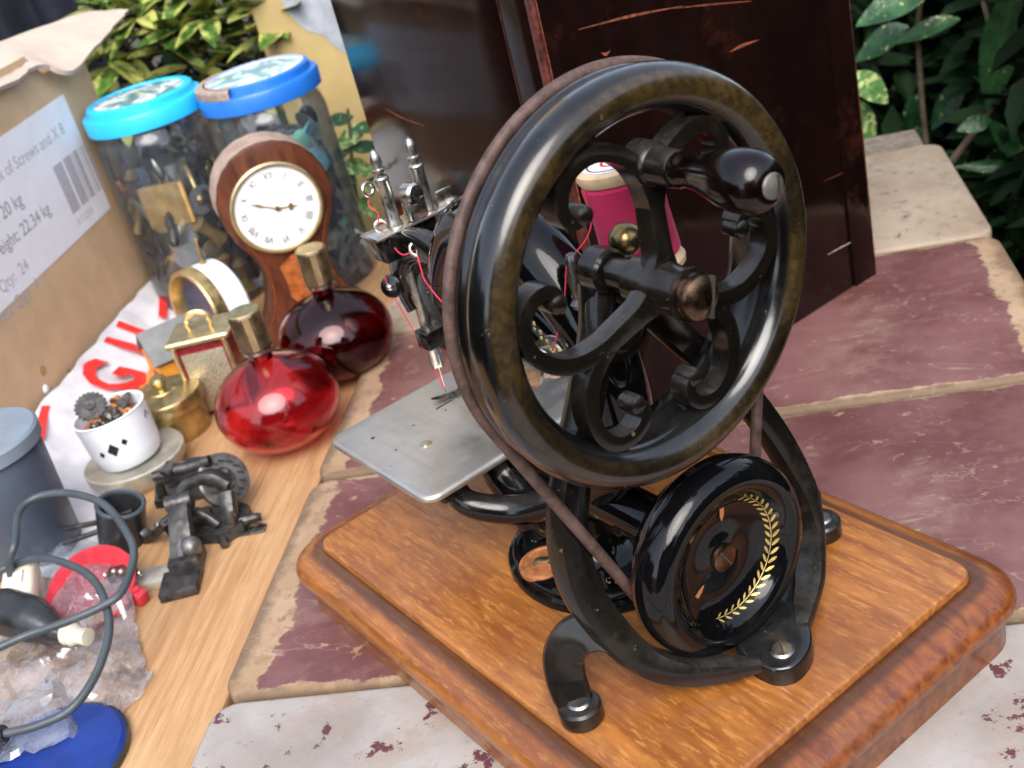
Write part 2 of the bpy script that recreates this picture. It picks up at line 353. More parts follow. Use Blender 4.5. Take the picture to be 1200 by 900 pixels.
def sweep(bm, pts, ra, rb=None, seg=12, up=None, n=6, closed=False, square=0., cap=True, raw=False):
    """tube along a spline; ra = half size along 'side', rb = half size along 'up'; lists vary along it; square 0 round .. 1 boxy"""
    path = [Vector(p) for p in pts] if raw else spline(pts, n, closed)
    N = len(path)
    ra = lerpseq(ra, N) if isinstance(ra, (list, tuple)) else [ra] * N
    rb = ra if rb is None else (lerpseq(rb, N) if isinstance(rb, (list, tuple)) else [rb] * N)
    rings = []; prev = None
    for i, p in enumerate(path):
        a = path[(i - 1) % N] if (closed or i > 0) else p; b = path[(i + 1) % N] if (closed or i < N - 1) else p
        d = (b - a).normalized()
        if up is not None: u = Vector(up)
        elif prev is not None: u = prev
        else: u = Vector((0, 0, 1)) if abs(d.z) < .9 else Vector((1, 0, 0))
        u = (u - d * u.dot(d)).normalized(); prev = u
        s = d.cross(u)
        ring = []
        for k in range(seg):
            th = 2 * PI * (k + .5) / seg; c, q = math.cos(th), math.sin(th)
            if square:
                f = 1 / max(abs(c), abs(q)); f = 1 + (f - 1) * square; c *= f; q *= f
            ring.append(bm.verts.new(p + s * (c * ra[i]) + u * (q * rb[i])))
        rings.append(ring)
    for i in range(N if closed else N - 1):
        A, B = rings[i], rings[(i + 1) % N]
        for k in range(seg): bm.faces.new((A[k], A[(k + 1) % seg], B[(k + 1) % seg], B[k]))
    if cap and not closed:
        bm.faces.new(list(reversed(rings[0]))); bm.faces.new(rings[-1])
    return bm
def axis_m(origin, axis, xref=None):
    z = Vector(axis).normalized(); x = Vector(xref) if xref is not None else (Vector((1, 0, 0)) if abs(z.x) < .9 else Vector((0, 1, 0)))
    x = (x - z * x.dot(z)).normalized(); y = z.cross(x); m = Matrix((x, y, z)).transposed().to_4x4(); m.translation = Vector(origin); return m
def lathe(bm, prof, seg=32, m=None, closed=False, a0=0., a1=2 * PI):
    """profile [(r, h)] round local Z"""
    m = m or Matrix(); rings = []; full = abs(a1 - a0 - 2 * PI) < 1e-6; S = seg if full else seg + 1
    for r, h in prof:
        if r < 1e-6: rings.append([bm.verts.new(m @ Vector((0, 0, h)))])
        else: rings.append([bm.verts.new(m @ Vector((r * math.cos(a0 + (a1 - a0) * k / seg), r * math.sin(a0 + (a1 - a0) * k / seg), h))) for k in range(S)])
    L = len(rings)
    for i in range(L if closed else L - 1):
        A, B = rings[i], rings[(i + 1) % L]
        for k in range(seg):
            j = (k + 1) % S
            if len(A) == 1 and len(B) == 1: continue
            if len(A) == 1: bm.faces.new((A[0], B[j], B[k]))
            elif len(B) == 1: bm.faces.new((A[k], A[j], B[0]))
            else: bm.faces.new((A[k], A[j], B[j], B[k]))
    if not closed:
        if len(rings[0]) > 2 and full: bm.faces.new(list(reversed(rings[0])))
        if len(rings[-1]) > 2 and full: bm.faces.new(rings[-1])
    return bm
def box(bm, c, size, m=None, bev=0., seg=2):
    t = bmesh.new(); bmesh.ops.create_cube(t, size=1)
    for v in t.verts: v.co = Vector((v.co.x * size[0], v.co.y * size[1], v.co.z * size[2]))
    if bev: bmesh.ops.bevel(t, geom=t.edges[:], offset=bev, segments=seg, profile=.5, affect='EDGES', clamp_overlap=True)
    mm = Matrix.Translation(Vector(c))
    if m is not None: mm = m @ mm
    t.transform(mm); merge(bm, t); return bm
def merge(bm, t):
    me = bpy.data.meshes.new('tmp'); t.to_mesh(me); t.free(); bm.from_mesh(me); bpy.data.meshes.remove(me)
def ball(bm, c, r, seg=16, scale=(1, 1, 1), m=None):
    t = bmesh.new(); bmesh.ops.create_uvsphere(t, u_segments=seg, v_segments=max(6, seg * 2 // 3), radius=r)
    for v in t.verts: v.co = Vector((v.co.x * scale[0], v.co.y * scale[1], v.co.z * scale[2]))
    t.transform((m or Matrix()) @ Matrix.Translation(Vector(c))); merge(bm, t); return bm
def prism(bm, outline, z0, z1, m=None, bev=0., seg=2):
    t = bmesh.new(); vs = [t.verts.new((x, y, z0)) for x, y in outline]
    f = t.faces.new(vs); f.normal_update()
    if f.normal.z > 0: f.normal_flip()
    r = bmesh.ops.extrude_face_region(t, geom=[f]); 
    for v in [g for g in r['geom'] if isinstance(g, bmesh.types.BMVert)]: v.co.z = z1
    bmesh.ops.recalc_face_normals(t, faces=t.faces[:])
    if bev:
        es = [e for e in t.edges if (abs(e.verts[0].co.z - z1) < 1e-6 and abs(e.verts[1].co.z - z1) < 1e-6)]
        bmesh.ops.bevel(t, geom=es, offset=bev, segments=seg, profile=.5, affect='EDGES', clamp_overlap=True)
    if m is not None: t.transform(m)
    merge(bm, t); return bm
def rrect(hx, hy, r, n=6):
    o = []
    for cx, cy, a in ((hx - r, hy - r, 0), (-hx + r, hy - r, PI / 2), (-hx + r, -hy + r, PI), (hx - r, -hy + r, 1.5 * PI)):
        for k in range(n + 1): o.append((cx + r * math.cos(a + PI / 2 * k / n), cy + r * math.sin(a + PI / 2 * k / n)))
    return o
def loft(bm, loops, cap0=True, cap1=True):
    R = [[bm.verts.new(p) for p in lp] for lp in loops]; n = len(R[0])
    for A, B in zip(R, R[1:]):
        for k in range(n): bm.faces.new((A[k], A[(k + 1) % n], B[(k + 1) % n], B[k]))
    if cap0: bm.faces.new(list(reversed(R[0])))
    if cap1: bm.faces.new(R[-1])
    return bm
def circle(r, n=24, cx=0, cy=0): return [(cx + r * math.cos(2 * PI * k / n), cy + r * math.sin(2 * PI * k / n)) for k in range(n)]

def obj(name, bm, mat, parent=None, smooth=35., loc=None, **props):
    bmesh.ops.recalc_face_normals(bm, faces=bm.faces[:])
    bm.transform(Matrix.Scale(K, 4))
    me = bpy.data.meshes.new(name); bm.to_mesh(me); bm.free()
    me.materials.append(M[mat] if isinstance(mat, str) else mat)
    if smooth:
        me.shade_smooth(); me.set_sharp_from_angle(angle=math.radians(smooth))
    o = bpy.data.objects.new(name, me); COL.objects.link(o)
    if parent is not None: o.parent = parent
    if loc is not None: o.location = Vector(loc) * K
    for k, v in props.items(): o[k] = v
    return o
def thing(name, label, cat, loc=(0, 0, 0), rot=(0, 0, 0), group=None):
    o = bpy.data.objects.new(name, None); COL.objects.link(o); o.empty_display_size = .02
    o.location = Vector(loc) * K; o.rotation_euler = rot; o['label'] = label; o['category'] = cat
    if group: o['group'] = group
    return o
def dup(o, parent=None, loc=None, rot=None, scale=None):
    c = o.copy(); COL.objects.link(c)
    if parent is not None: c.parent = parent
    if loc is not None: c.location = Vector(loc) * K
    if rot is not None: c.rotation_euler = rot
    if scale is not None: c.scale = scale
    return c
def text_bm(body, size, m, depth=.02, align='LEFT', bold=0.):
    cu = bpy.data.curves.new('txt', 'FONT'); cu.body = body; cu.size = size; cu.extrude = depth; cu.align_x = align; cu.resolution_u = 3; cu.offset = bold
    o = bpy.data.objects.new('txt', cu); COL.objects.link(o)
    dg = bpy.context.evaluated_depsgraph_get(); me = bpy.data.meshes.new_from_object(o.evaluated_get(dg))
    bm = BM(); bm.from_mesh(me); bm.transform(m)
    bpy.data.objects.remove(o); bpy.data.curves.remove(cu); bpy.data.meshes.remove(me); return bm

ZT, ZP = -4.0, -5.0                        # tile top, plank top

# ================================================================== SETTING
bm = BM()
bmesh.ops.create_grid(bm, x_segments=8, y_segments=8, size=20000)
bm.transform(Matrix.Translation((0, 0, -75)))
obj('ground', bm, 'soil', smooth=0, kind='structure')

# coping wall with its tiles
wall = thing('coping_wall', 'garden wall topped with broad worn red and pale coping tiles', 'wall', ST(2.9, 20, -75), (0, 0, A0))
bm = BM(); box(bm, (0, 0, 34.3), (46, 105, 68.3), bev=.4)
obj('wall_core', bm, 'brick', wall)
bm = BM(); box(bm, (0, -1.2, 68.9), (49.4, 103.2, 1.0), bev=.1)
obj('mortar_bed', bm, 'mortar', wall)
def tile(mat, t0, t1):
    bm = BM(); hx, hy = 25.5, (t1 - t0) / 2 - .14; lp = []
    for ins, z in ((.3, 0), (0, .3), (0, 1.4), (.06, 1.56), (.17, 1.65), (.34, 1.68)):
        lp.append([(x + .06 * mnoise.noise((x * .3, y * .3, t0)), y + .06 * mnoise.noise((x * .3 + 9, y * .3, t0)), z) for x, y in rrect(hx - ins, hy - ins, max(.2, 1.5 - ins), 5)])
    loft(bm, lp)
    o = obj('tile', bm, mat, wall, 50, (0, (t0 + t1) / 2 - 20, 75 + ZT - 1.68)); return o
tile('tile_grey', -47.0, -25.4); tile('tile_grey', -25.3, -3.8)['label'] = 'pale bare tile with maroon paint flecks'
tile('tile_red', -3.7, 17.7)['label'] = 'tile with large worn red paint patch'; tile('tile_red', 17.8, 39.7)
tile('tile_sand', 39.8, 61.6)['label'] = 'pitted sandy tile at the end of the wall'

# table whose boards carry the bric-a-brac
tab = thing('wooden_table', 'bare orange-brown wooden table top beside the tiled wall', 'table', ST(-45, 15, -75), (0, 0, A0))
bm = BM(); box(bm, (0, 0, 68.6), (44.4, 105, 2.8), bev=.25)
obj('table_top', bm, 'plank', tab)
for sx in (-1, 1):
    for sy in (-1, 1):
        bm = BM(); box(bm, (sx * 18, sy * 47, 33.6), (5, 5, 67.2), bev=.2); obj('leg', bm, 'plank', tab)

# ochre post / board beyond the table
op = thing('ochre_wall', 'ochre painted wall end behind the jars with a grey patch', 'wall', ST(-31.5, 80, -75), (0, 0, A0))
bm = BM(); box(bm, (0, 0, 80), (13, 7, 160), bev=.5); obj('wall_body', bm, 'ochre', op)
bm = BM(); prism(bm, [(-2.2, 0), (-1.2, -1.6), (0.6, -2.6), (1.6, -4.2), (3.1, -5.2), (3.6, -4.6), (4.4, -3), (5.6, -3.2), (6.5, -2), (6.5, 14), (-3, 14), (-3.4, 4)], 0, .05, axis_m((0, -3.52, 92.2), (0, -1, 0), (1, 0, 0)))
obj('paint_patch', bm, 'grey_paint', op)

# ================================================================== SEWING MACHINE
sm = thing('sewing_machine', 'antique black hand-cranked sewing machine on a moulded wooden base', 'sewing machine', (0, 0, ZT))
def part(name, bm, mat, parent=None, smooth=35., **p):
    """geometry written in world cm: bring into the machine's frame"""
    bm.transform(Matrix.Translation((0, 0, -ZT)))
    return obj(name, bm, mat, parent or sm, smooth, **p)
# -- wooden base
bm = BM(); lp = []
for hx, hy, r, z in ((16.75, 10.95, 2.1, -4), (16.85, 11.05, 2.2, -3.95), (16.85, 11.05, 2.2, -2.2), (16.9, 11.1, 2.2, -2.12), (17.15, 11.35, 2.45, -2.05), (17.32, 11.52, 2.6, -1.75), (17.36, 11.56, 2.62, -1.45),
                    (17.26, 11.46, 2.55, -1.1), (17.0, 11.2, 2.4, -.8), (16.5, 10.7, 2.0, -.56), (16.0, 10.2, 1.5, -.46), (15.62, 9.82, 1.1, -.42), (15.46, 9.66, 1.0, -.47), (15.42, 9.62, 1., -.1), (15.36, 9.56, .95, -.03), (15.25, 9.45, .85, 0)):
    lp.append([(x, y, z) for x, y in rrect(hx, hy, r, 8)])
loft(bm, lp)
base = part('wooden_base', bm, 'base_wood', None, 40)

WY, WZ = -1.87, 19.05                      # crank shaft
PY, PZ = -0.88, 5.16                       # main shaft
XW = axis_m((0, WY, WZ), (1, 0, 0), (0, 1, 0))        # local x = +Y, local y = +Z, local z = +X
XP = axis_m((0, PY, PZ), (1, 0, 0), (0, 1, 0))
# -- hand wheel
bm = BM()
prof = [(6.5, 8.1), (6.7, 7.95), (7.2, 7.9), (7.85, 8.0), (7.95, 8.12), (7.9, 8.25), (7.68, 8.36), (7.62, 8.6), (7.68, 8.86), (7.92, 8.98), (8.06, 9.1), (8.1, 9.28), (8.06, 9.44), (7.98, 9.54), (7.98, 9.62),
        (8.06, 9.68), (8.14, 9.85), (8.2, 10.1), (8.21, 10.4), (8.15, 10.7), (8.0, 10.98), (7.76, 11.18), (7.45, 11.26), (7.12, 11.2), (6.82, 11.0), (6.6, 10.72), (6.47, 10.4), (6.44, 10.0), (6.46, 9.4), (6.47, 8.7)]
lathe(bm, prof, 128, XW, closed=True)
wheel = part('hand_wheel', bm, 'japan_rim', None, 60)
ANG = ((78, 1.12, .86), (-37, 1.0, 1.0), (204, 1.0, 1.0))
SCR = [(0, .5), (0, 1.8), (1.5, 3.2), (7.5, 4.5), (16, 5.45), (25, 6.1), (34, 6.3), (42, 5.95), (46, 5.35), (44.5, 4.82), (40.5, 4.72)]
for a, kp, km in ANG:
    for sg in (kp, -km):
        pts = [XW @ Vector((r * math.cos(math.radians(a + sg * p)), r * math.sin(math.radians(a + sg * p)), 10.25 + .45 * max(0, 1 - r / 4.0))) for p, r in SCR]
        bm = BM(); sweep(bm, pts, [.22, .28, .34, .36, .35, .33, .33, .31, .29, .26, .22], [.4, .44, .48, .5, .5, .5, .5, .5, .5, .48, .44], 12, up=(1, 0, 0), n=6, square=.75)
        e = pts[-1]; lathe(bm, [(0, -.5), (.25, -.5), (.36, -.42), (.4, -.3), (.4, .35), (.36, .48), (.2, .58), (0, .6)], 16, axis_m(e, (1, 0, 0)))
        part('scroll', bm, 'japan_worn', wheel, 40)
    bm = BM()
    d = Vector((0, math.cos(math.radians(a)), math.sin(math.radians(a)))); c = Vector((10.2, WY, WZ))
    sweep(bm, [c + d * .2 + Vector((.62, 0, 0)), c + d * 1.3 + Vector((.5, 0, 0)), c + d * 2.7 + Vector((.2, 0, 0)), c + d * 4.2], [.9, .46, .4, .36], [.5, .5, .5, .5], 12, up=(1, 0, 0), n=5, square=.6)
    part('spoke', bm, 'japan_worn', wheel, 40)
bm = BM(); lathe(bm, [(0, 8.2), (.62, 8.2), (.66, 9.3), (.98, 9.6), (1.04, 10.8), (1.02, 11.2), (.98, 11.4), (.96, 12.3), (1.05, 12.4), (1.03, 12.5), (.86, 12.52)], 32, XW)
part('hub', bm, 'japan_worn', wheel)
bm = BM(); lathe(bm, [(.2, 12.4), (.86, 12.45), (.9, 12.55), (.9, 12.9), (.84, 13.05), (.6, 13.2), (.3, 13.27), (0, 13.29)], 32, XW)
part('hub_bolt', bm, 'brown_screw', wheel)
bm = BM(); box(bm, (.38, 0, 13.16), (.13, 1.6, .24), XW @ Matrix.Rotation(-.25, 4, 'Z'))
part('bolt_slot', bm, 'slot', wheel)
# crank handle
HM = axis_m((0, -1.0, 23.55), (1, 0, 0), (0, 1, 0))
bm = BM(); lathe(bm, [(0, 9.65), (.7, 9.68), (.88, 9.85), (.88, 10.5), (.84, 10.75), (.72, 10.9), (.70, 11.9), (.66, 12.0)], 28, HM)
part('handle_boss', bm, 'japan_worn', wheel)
bm = BM(); lathe(bm, [(.3, 12.0), (.62, 12.02), (.68, 12.12), (.66, 12.3), (.6, 12.5), (.6, 12.7), (.65, 13.1), (.76, 13.5), (.9, 13.95), (1.03, 14.45), (1.12, 15.0), (1.12, 15.45), (1.03, 15.9), (.8, 16.24), (.5, 16.4), (0, 16.4)], 36, HM)
part('handle_grip', bm, simple('dark_polished_wood', (.0035, .0016, .0014), .13, 0, .5, 130, .05, spec=.4), wheel, 50)
bm = BM(); lathe(bm, [(.2, 16.2), (.46, 16.36), (.44, 16.5), (.2, 16.58), (0, 16.59)], 20, HM); part('handle_screw', bm, 'steel', wheel)
bm = BM(); box(bm, (.1, 0, 16.57), (.1, .8, .08), HM @ Matrix.Rotation(-.2, 4, 'Z')); part('handle_slot', bm, 'slot', wheel)
# belt
def tangent_pts():
    r1, r2 = 8.02, 3.68
    c1, c2 = Vector((WY, WZ)), Vector((PY, PZ)); d = c2 - c1; D = d.length; base_a = math.atan2(d.y, d.x); al = math.acos((r1 - r2) / D)
    pts = []
    a_s, a_e = base_a + al, base_a - al + 2 * PI
    for k in range(73): a = a_s + (a_e - a_s) * k / 72; pts.append((c1.x + r1 * math.cos(a), c1.y + r1 * math.sin(a)))
    a_s, a_e = base_a - al, base_a + al
    P = Vector(pts[-1]); Q = Vector((c2.x + r2 * math.cos(a_s), c2.y + r2 * math.sin(a_s)))
    for k in range(1, 12): q = P.lerp(Q, k / 12); pts.append((q.x, q.y))
    for k in range(25): a = a_s + (a_e - a_s) * k / 24; pts.append((c2.x + r2 * math.cos(a), c2.y + r2 * math.sin(a)))
    P = Vector(pts[-1]); Q = Vector(pts[0])
    for k in range(1, 12): q = P.lerp(Q, k / 12); pts.append((q.x, q.y))
    return pts
bm = BM(); sweep(bm, [(8.6, y, z) for y, z in tangent_pts()], .26, .23, 10, up=(1, 0, 0), closed=True, square=.35, raw=True)
part('drive_belt', bm, 'leather', None, 60)
# -- small wheel on the machine's shaft
bm = BM()
prof = [(0, 8.2), (1.0, 8.2), (3.2, 8.2), (3.5, 8.28), (3.55, 8.36), (3.4, 8.42), (3.38, 8.6), (3.44, 8.8), (3.8, 8.88), (4.25, 9.08), (4.54, 9.45), (4.66, 9.95), (4.64, 10.4), (4.5, 10.8), (4.22, 11.1), (3.86, 11.2), (3.5, 11.1), (3.26, 10.92),
        (3.08, 10.68), (2.85, 10.46), (2.45, 10.26), (1.95, 10.14), (1.45, 10.12), (1.0, 10.18), (.7, 10.26), (0, 10.28)]
lathe(bm, prof, 96, XP)
pul = part('small_wheel', bm, 'japan_new', None, 60)
bm = BM(); lathe(bm, [(.2, 10.16), (.62, 10.24), (.68, 10.34), (.64, 10.46), (.4, 10.52), (0, 10.54)], 24, XP); part('wheel_screw', bm, 'brown_screw', pul)
bm = BM(); box(bm, (0, 0, 10.52), (.1, 1.0, .08), XP @ Matrix.Rotation(.5, 4, 'Z')); part('screw_slot', bm, 'slot', pul)
def dish_h(r):
    for (r1, h1), (r0, h0) in zip(prof[15:], prof[16:]):
        if r0 <= r <= r1: return h0 + (h1 - h0) * (r - r0) / (r1 - r0)
    return 10
# laurel spray in gilt on the sloping dish wall
bm = BM()
def dish_pt(r, a, off=.012):
    h = dish_h(max(.75, min(3.8, r))); return XP @ Vector((r * math.cos(a), r * math.sin(a), h)) + Vector((off, 0, 0))
N = 21
R0_ = 2.86
for k in range(N):
    a = math.radians(54 - 166 * k / (N - 1)); sz = (.62 + .38 * math.sin(PI * min(1, (k + 2) / (N + 2)))) * .52
    for sg in (1, -1):
        q = []; tl = .62
        for u, w in ((.04, 0), (.25, .10), (.6, .135), (.85, .08), (1, 0), (.85, -.08), (.6, -.135), (.25, -.10)):
            du, dw = u * sz, w * sz
            rad = sg * (du * math.sin(tl) + dw * math.cos(tl)); tan_ = du * math.cos(tl) - dw * math.sin(tl)
            rr = R0_ + rad * .8 + .02 * sg; q.append(bm.verts.new(dish_pt(rr, a + tan_ / R0_, .03)))
        bm.faces.new(q)
for k in range(60):
    a = math.radians(58 - 172 * k / 60); b_ = math.radians(58 - 172 * (k + 1) / 60)
    bm.faces.new([bm.verts.new(dish_pt(r, x, .016)) for r, x in ((2.85, a), (2.875, a), (2.875, b_), (2.85, b_))])
part('laurel_decal', bm, 'gilt', pul, 0)
bm = BM()
WT = simple('wood_seen_through', (.36, .13, .05), .5)
for a, r in ((78, 2.25), (214, 1.95)):
    bm = BM()
    c = XP @ Vector((r * math.cos(math.radians(a)), r * math.sin(math.radians(a)), dish_h(r))); q = []
    for k in range(10):
        th = 2 * PI * k / 10; u, w = .5 * math.cos(th), .15 * math.sin(th) * (1 - .3 * abs(math.cos(th)))
        d = math.radians(a if a < 90 else a - 180); q.append(bm.verts.new(c + Vector((.035, u * math.cos(d) - w * math.sin(d), u * math.sin(d) + w * math.cos(d)))))
    bm.faces.new(q); part('wheel_opening', bm, WT, pul, 0)
# -- crank frame: two legs, front foot, side feet
fr_bm = BM()
YC = -1.0
left = [(7.0, -2.0, 18.4), (7.1, -2.6, 16.3), (7.3, -4.1, 13.8), (7.5, -5.8, 11.0), (7.7, -6.75, 8.6), (8.1, -6.95, 6.3), (8.7, -6.5, 4.2), (9.5, -5.7, 2.3), (10.4, -4.4, 1.25), (11.5, -2.9, .85), (12.5, -1.7, .75)]
right = [(7.0, -1.7, 18.4), (7.1, .2, 16.2), (7.3, 1.9, 13.6), (7.5, 3.7, 11), (7.8, 5.0, 8.3), (8.1, 5.85, 5.8), (8.6, 6.1, 3.7), (9.4, 5.4, 2.1), (10.7, 3.75, 1.2), (11.7, 2.2, .95), (12.4, 1.2, .8)]
for pts in (left, right):
    sweep(fr_bm, pts, [.62, .66, .72, .78, .82, .84, .82,   .74, .62, .5, .25] if pts is left else [.62, .64, .66, .66, .64, .6, .5, .42, .36, .34, .34], [.6, .62, .64, .66, .68, .7, .74, .74, .72, .56, .3], 20, up=(1, 0, 0), n=7, square=.5)
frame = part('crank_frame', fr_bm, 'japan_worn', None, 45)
bm = BM()
lathe(bm, [(0, 6.9), (.7, 6.9), (.92, 7.0), (.92, 7.95), (.8, 8.1), (0, 8.12)], 32, XW)
sweep(bm, [(7.0, WY, WZ - .6), (7.1, -1.3, WZ - .2), (7.3, -.5, 18.9)], [1.0, .85, .62], None, 16)
sweep(bm, [(7.2, -1.9, 18.2), (7.6, -2.6, 17.2), (7.9, -2.9, 16.5), (7.9, -2.6, 15.8), (7.7, -1.6, 15.6), (7.5, -.8, 16.2), (7.3, -.9, 17.6)], [.6, .55, .5, .5, .5, .5, .5], [.5, .5, .45, .4, .4, .4, .4], 14, up=(1, 0, 0), square=.5)
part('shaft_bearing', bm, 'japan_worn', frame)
bm = BM(); ball(bm, (7.4, -.38, 19.7), .70, 24, (1, 1, 1)); part('oil_cap', bm, 'brass_dark', frame)
# front foot plate with web
bm = BM()
out = [(12.2, -1.9), (12.6, -1.9), (13.3, -1.75), (13.8, -1.2), (13.85, -.5), (13.6, .3), (13.1, 1.0), (12.0, 2.0), (11.0, 3.4), (9.9, 4.9), (9.2, 5.7), (8.5, 5.6), (8.6, 4.0), (9.2, 2.6), (9.8, 1.0), (10.3, -.6), (11.0, -1.7)]
prism(bm, [(p.x, p.y) for p in spline([(x, y, 0) for x, y in out], 4, True)], .02, 1.0, None, .2, 3)
ft = part('front_foot', bm, 'japan_rim', frame)
for sg, pts in ((-1, [(9.2, -6.2, 3.5), (8.3, -6.7, 3.9), (7.5, -7.4, 3.75), (7.05, -8.0, 2.9), (7.15, -8.3, 1.9), (7.5, -8.45, 1.1), (7.9, -8.5, .5)]), (1, [(8.8, 6.1, 3.4), (8.2, 6.6, 3.6), (7.6, 7.2, 3.2), (7.2, 7.5, 2.2), (7.2, 7.6, 1.2), (7.6, 7.6, .5)])):
    bm = BM(); sweep(bm, pts, [.7, .85, .95, .95, .92, .9, .8], [.5, .5, .5, .5, .48, .42, .35], 20, up=(.7, -.45 if sg < 0 else .45, .5), n=7, square=.55)
    lathe(bm, [(.95, .01), (1.0, .1), (1.0, .8), (.9, .93), (0, .95)], 28, axis_m((8.0, pts[-1][1], 0), (0, 0, 1)))
    part('side_foot', bm, 'japan_worn', frame)
for x, y, z in ((12.86, -.68, 1.02), (8.05, -8.5, .95), (8.05, 7.6, .95)):
    m = axis_m((x, y, z), (0, 0, 1)); bm = BM(); lathe(bm, [(.2, -.1), (.52, -.05), (.55, .05), (.45, .14), (0, .17)], 20, m)
    s = part('frame_screw', bm, 'screw', frame)
    bm = BM(); box(bm, (0, 0, .145), (.09, .9, .1), m @ Matrix.Rotation(.9, 4, 'Z')); part('slot', bm, 'slot', frame)
# -- machine body: oval foot, pedestal, shaft sleeve, G-shaped arm
bm = BM(); lp = []
for k_, z in ((1, 0.02), (1.0, .28), (.985, .42), (.93, .52), (.92, .62), (.93, .7), (.925, .82), (.89, .93), (.8, .99), (.55, 1.03), (.42, 1.2), (.32, 1.7), (.27, 2.6), (.26, 3.4), (.30, 4.4)):
    lp.append([(-.3 + 5.2 * k_ * math.cos(2 * PI * i / 48) + (1 - k_) * .4, -.75 + 4.1 * k_ * math.sin(2 * PI * i / 48), z) for i in range(48)])
loft(bm, lp)
body = part('machine_foot', bm, 'japan_new', None, 40)
bm = BM(); lathe(bm, [(.6, -4.5), (1.15, -4.4), (1.2, -4.0), (1.2, 6.5), (1.3, 6.6), (1.3, 7.6), (1.1, 7.75), (.5, 7.8)], 32, axis_m((0, PY, PZ), (1, 0, 0)))
part('shaft_sleeve', bm, 'japan_new', None)
bm = BM(); lathe(bm, [(0, .0), (.28, .02), (.3, .1), (0, .11)], 14, axis_m((2.6, PY - .75, PZ + .9), (0, -.6, .8))); part('oil_hole', bm, 'slot')
bm = BM(); sweep(bm, [(-7.4, -.9, 14.0), (-6.3, -.9, 16.0), (-4, -.9, 18.3), (-1, -.9, 19.3), (1.8, -.9, 18.0), (4.0, -.9, 15.9), (5.2, -.9, 13.2), (5.2, -.9, 10.4), (4.3, -.9, 8.0), (2.6, -.9, 6.2)],
    [1.0, 1.2, 1.4, 1.5, 1.55, 1.5, 1.45, 1.4, 1.4, 1.4], [1.0, 1.15, 1.3, 1.55, 1.6, 1.55, 1.45, 1.4, 1.4, 1.4], 24, up=(0, 1, 0), n=8)
arm = part('machine_arm', bm, 'japan_new', None, 60)
bm = BM(); sweep(bm, [(-8.5, -1.0, 14.2), (-5, -1.2, 15.4), (-2, -1.4, 15.6), (1, -1.5, 14.6), (3.2, -1.6, 13.2)], [.55, .6, .65, .6, .5], None, 14, n=6)
part('needle_lever', bm, 'japan_new', None)
bm = BM()
for k in range(9):
    for j in range(2):
        p = Vector((1.2 + .36 * k, -2.36 - .02 * j, 16.6 - .36 * k - .28 * j)); ball(bm, p, .13 if j == 0 else .1, 8, (1, .4, 1))
sweep(bm, [(4.4, -2.3, 13.6), (4.9, -2.25, 12.9), (5.0, -2.2, 12.0)], [.03, .14, .03], .05, 8)
part('gilt_dots', bm, 'gilt', arm)
bm = BM(); sweep(bm, [(-2.5, -1.9, 18.7 - .25), (0, -2.05, 18.75), (1.6, -2.15, 18.05), (3.4, -2.15, 16.4), (4.6, -2.1, 14.8)], .035, None, 6); part('arm_line', bm, 'slot', arm)
# medallion & gilt lettering-like scrolls on the foot
mm = axis_m((-1.0, -3.25, 1.02), (0, -.03, 1), (1, 0, 0))
bm = BM(); lathe(bm, [(1.35, -.2), (1.35, .06), (1.25, .12), (1.12, .12), (1.08, .05), (0, .05)], 40, mm); med = part('medallion', bm, 'copper', body)
bm = BM()
sweep(bm, [mm @ Vector(p) for p in ((-.2, -.6, .1), (-.3, -.2, .12), (0, .1, .14), (.15, .45, .12), (.3, .7, .1))], [.1, .22, .26, .2, .08], .07, 8)
sweep(bm, [mm @ Vector(p) for p in ((-.55, .1, .09), (-.1, .15, .12), (.5, 0, .09))], [.06, .1, .06], .05, 8)
part('medallion_relief', bm, 'gold', body)
bm = BM()
def foot_pt(x, y): 
    return Vector((x, y, 1.03))
for cx, cy, n in ((-2.9, -2.2, 5), (-3.1, -1.5, 5), (-3.3, -.8, 4), (.9, -3.5, 6), (2.2, -2.8, 6), (3.0, -2.0, 4)):
    bm = BM()
    for k in range(n):
        a = 2 * PI * k / n; ball(bm, (cx + .26 * math.cos(a), cy + .22 * math.sin(a), .98), .09, 6, (1, 1, .45))
    sweep(bm, [(cx + .38 * math.cos(t_ * .9), cy + .3 * math.sin(t_ * .9), .99) for t_ in range(6)], .03, None, 6)
    part('foot_gilding', bm, 'gilt', body)
# -- cloth plate and its fittings
PLX0, PLX1, PLY0, PLY1, PLZ = -13.4, -2.9, -7.65, 6.5, 6.8
bm = BM(); lp = []; cx, cy = (PLX0 + PLX1) / 2, (PLY0 + PLY1) / 2
for ins, z in ((.2, -.42), (.06, -.4), (0, -.3), (0, -.22), (.05, -.1), (.16, -.025), (.3, 0)):
    lp.append([(cx + x, cy + y, PLZ + z) for x, y in rrect((PLX1 - PLX0) / 2 - ins, (PLY1 - PLY0) / 2 - ins, .95 - ins, 7)])
loft(bm, lp); plate = part('cloth_plate', bm, 'steel', None, 50)
def hole(x, y, r, mat='slot'):
    bm = BM(); lathe(bm, [(0, .0), (r, 0), (r * .9, .012), (0, .013)], 14, axis_m((x, y, PLZ), (0, 0, 1))); return part('plate_hole', bm, mat, plate, 0)
hole(-10.9, -6.0, .13); hole(-8.6, -5.9, .07); hole(-9.9, -3.9, .07); hole(-9.6, -1.9, .07)
m = axis_m((-7.6, -4.6, PLZ), (0, 0, 1)); bm = BM(); lathe(bm, [(.36, 0), (.36, .02), (.24, .03), (.24, .06), (0, .08)], 18, m); part('plate_screw', bm, 'nickel', plate)
bm = BM(); box(bm, (-10.2, -1.6, PLZ + .01), (.12, 1.1, .02)); part('needle_slot', bm, 'slot', plate)
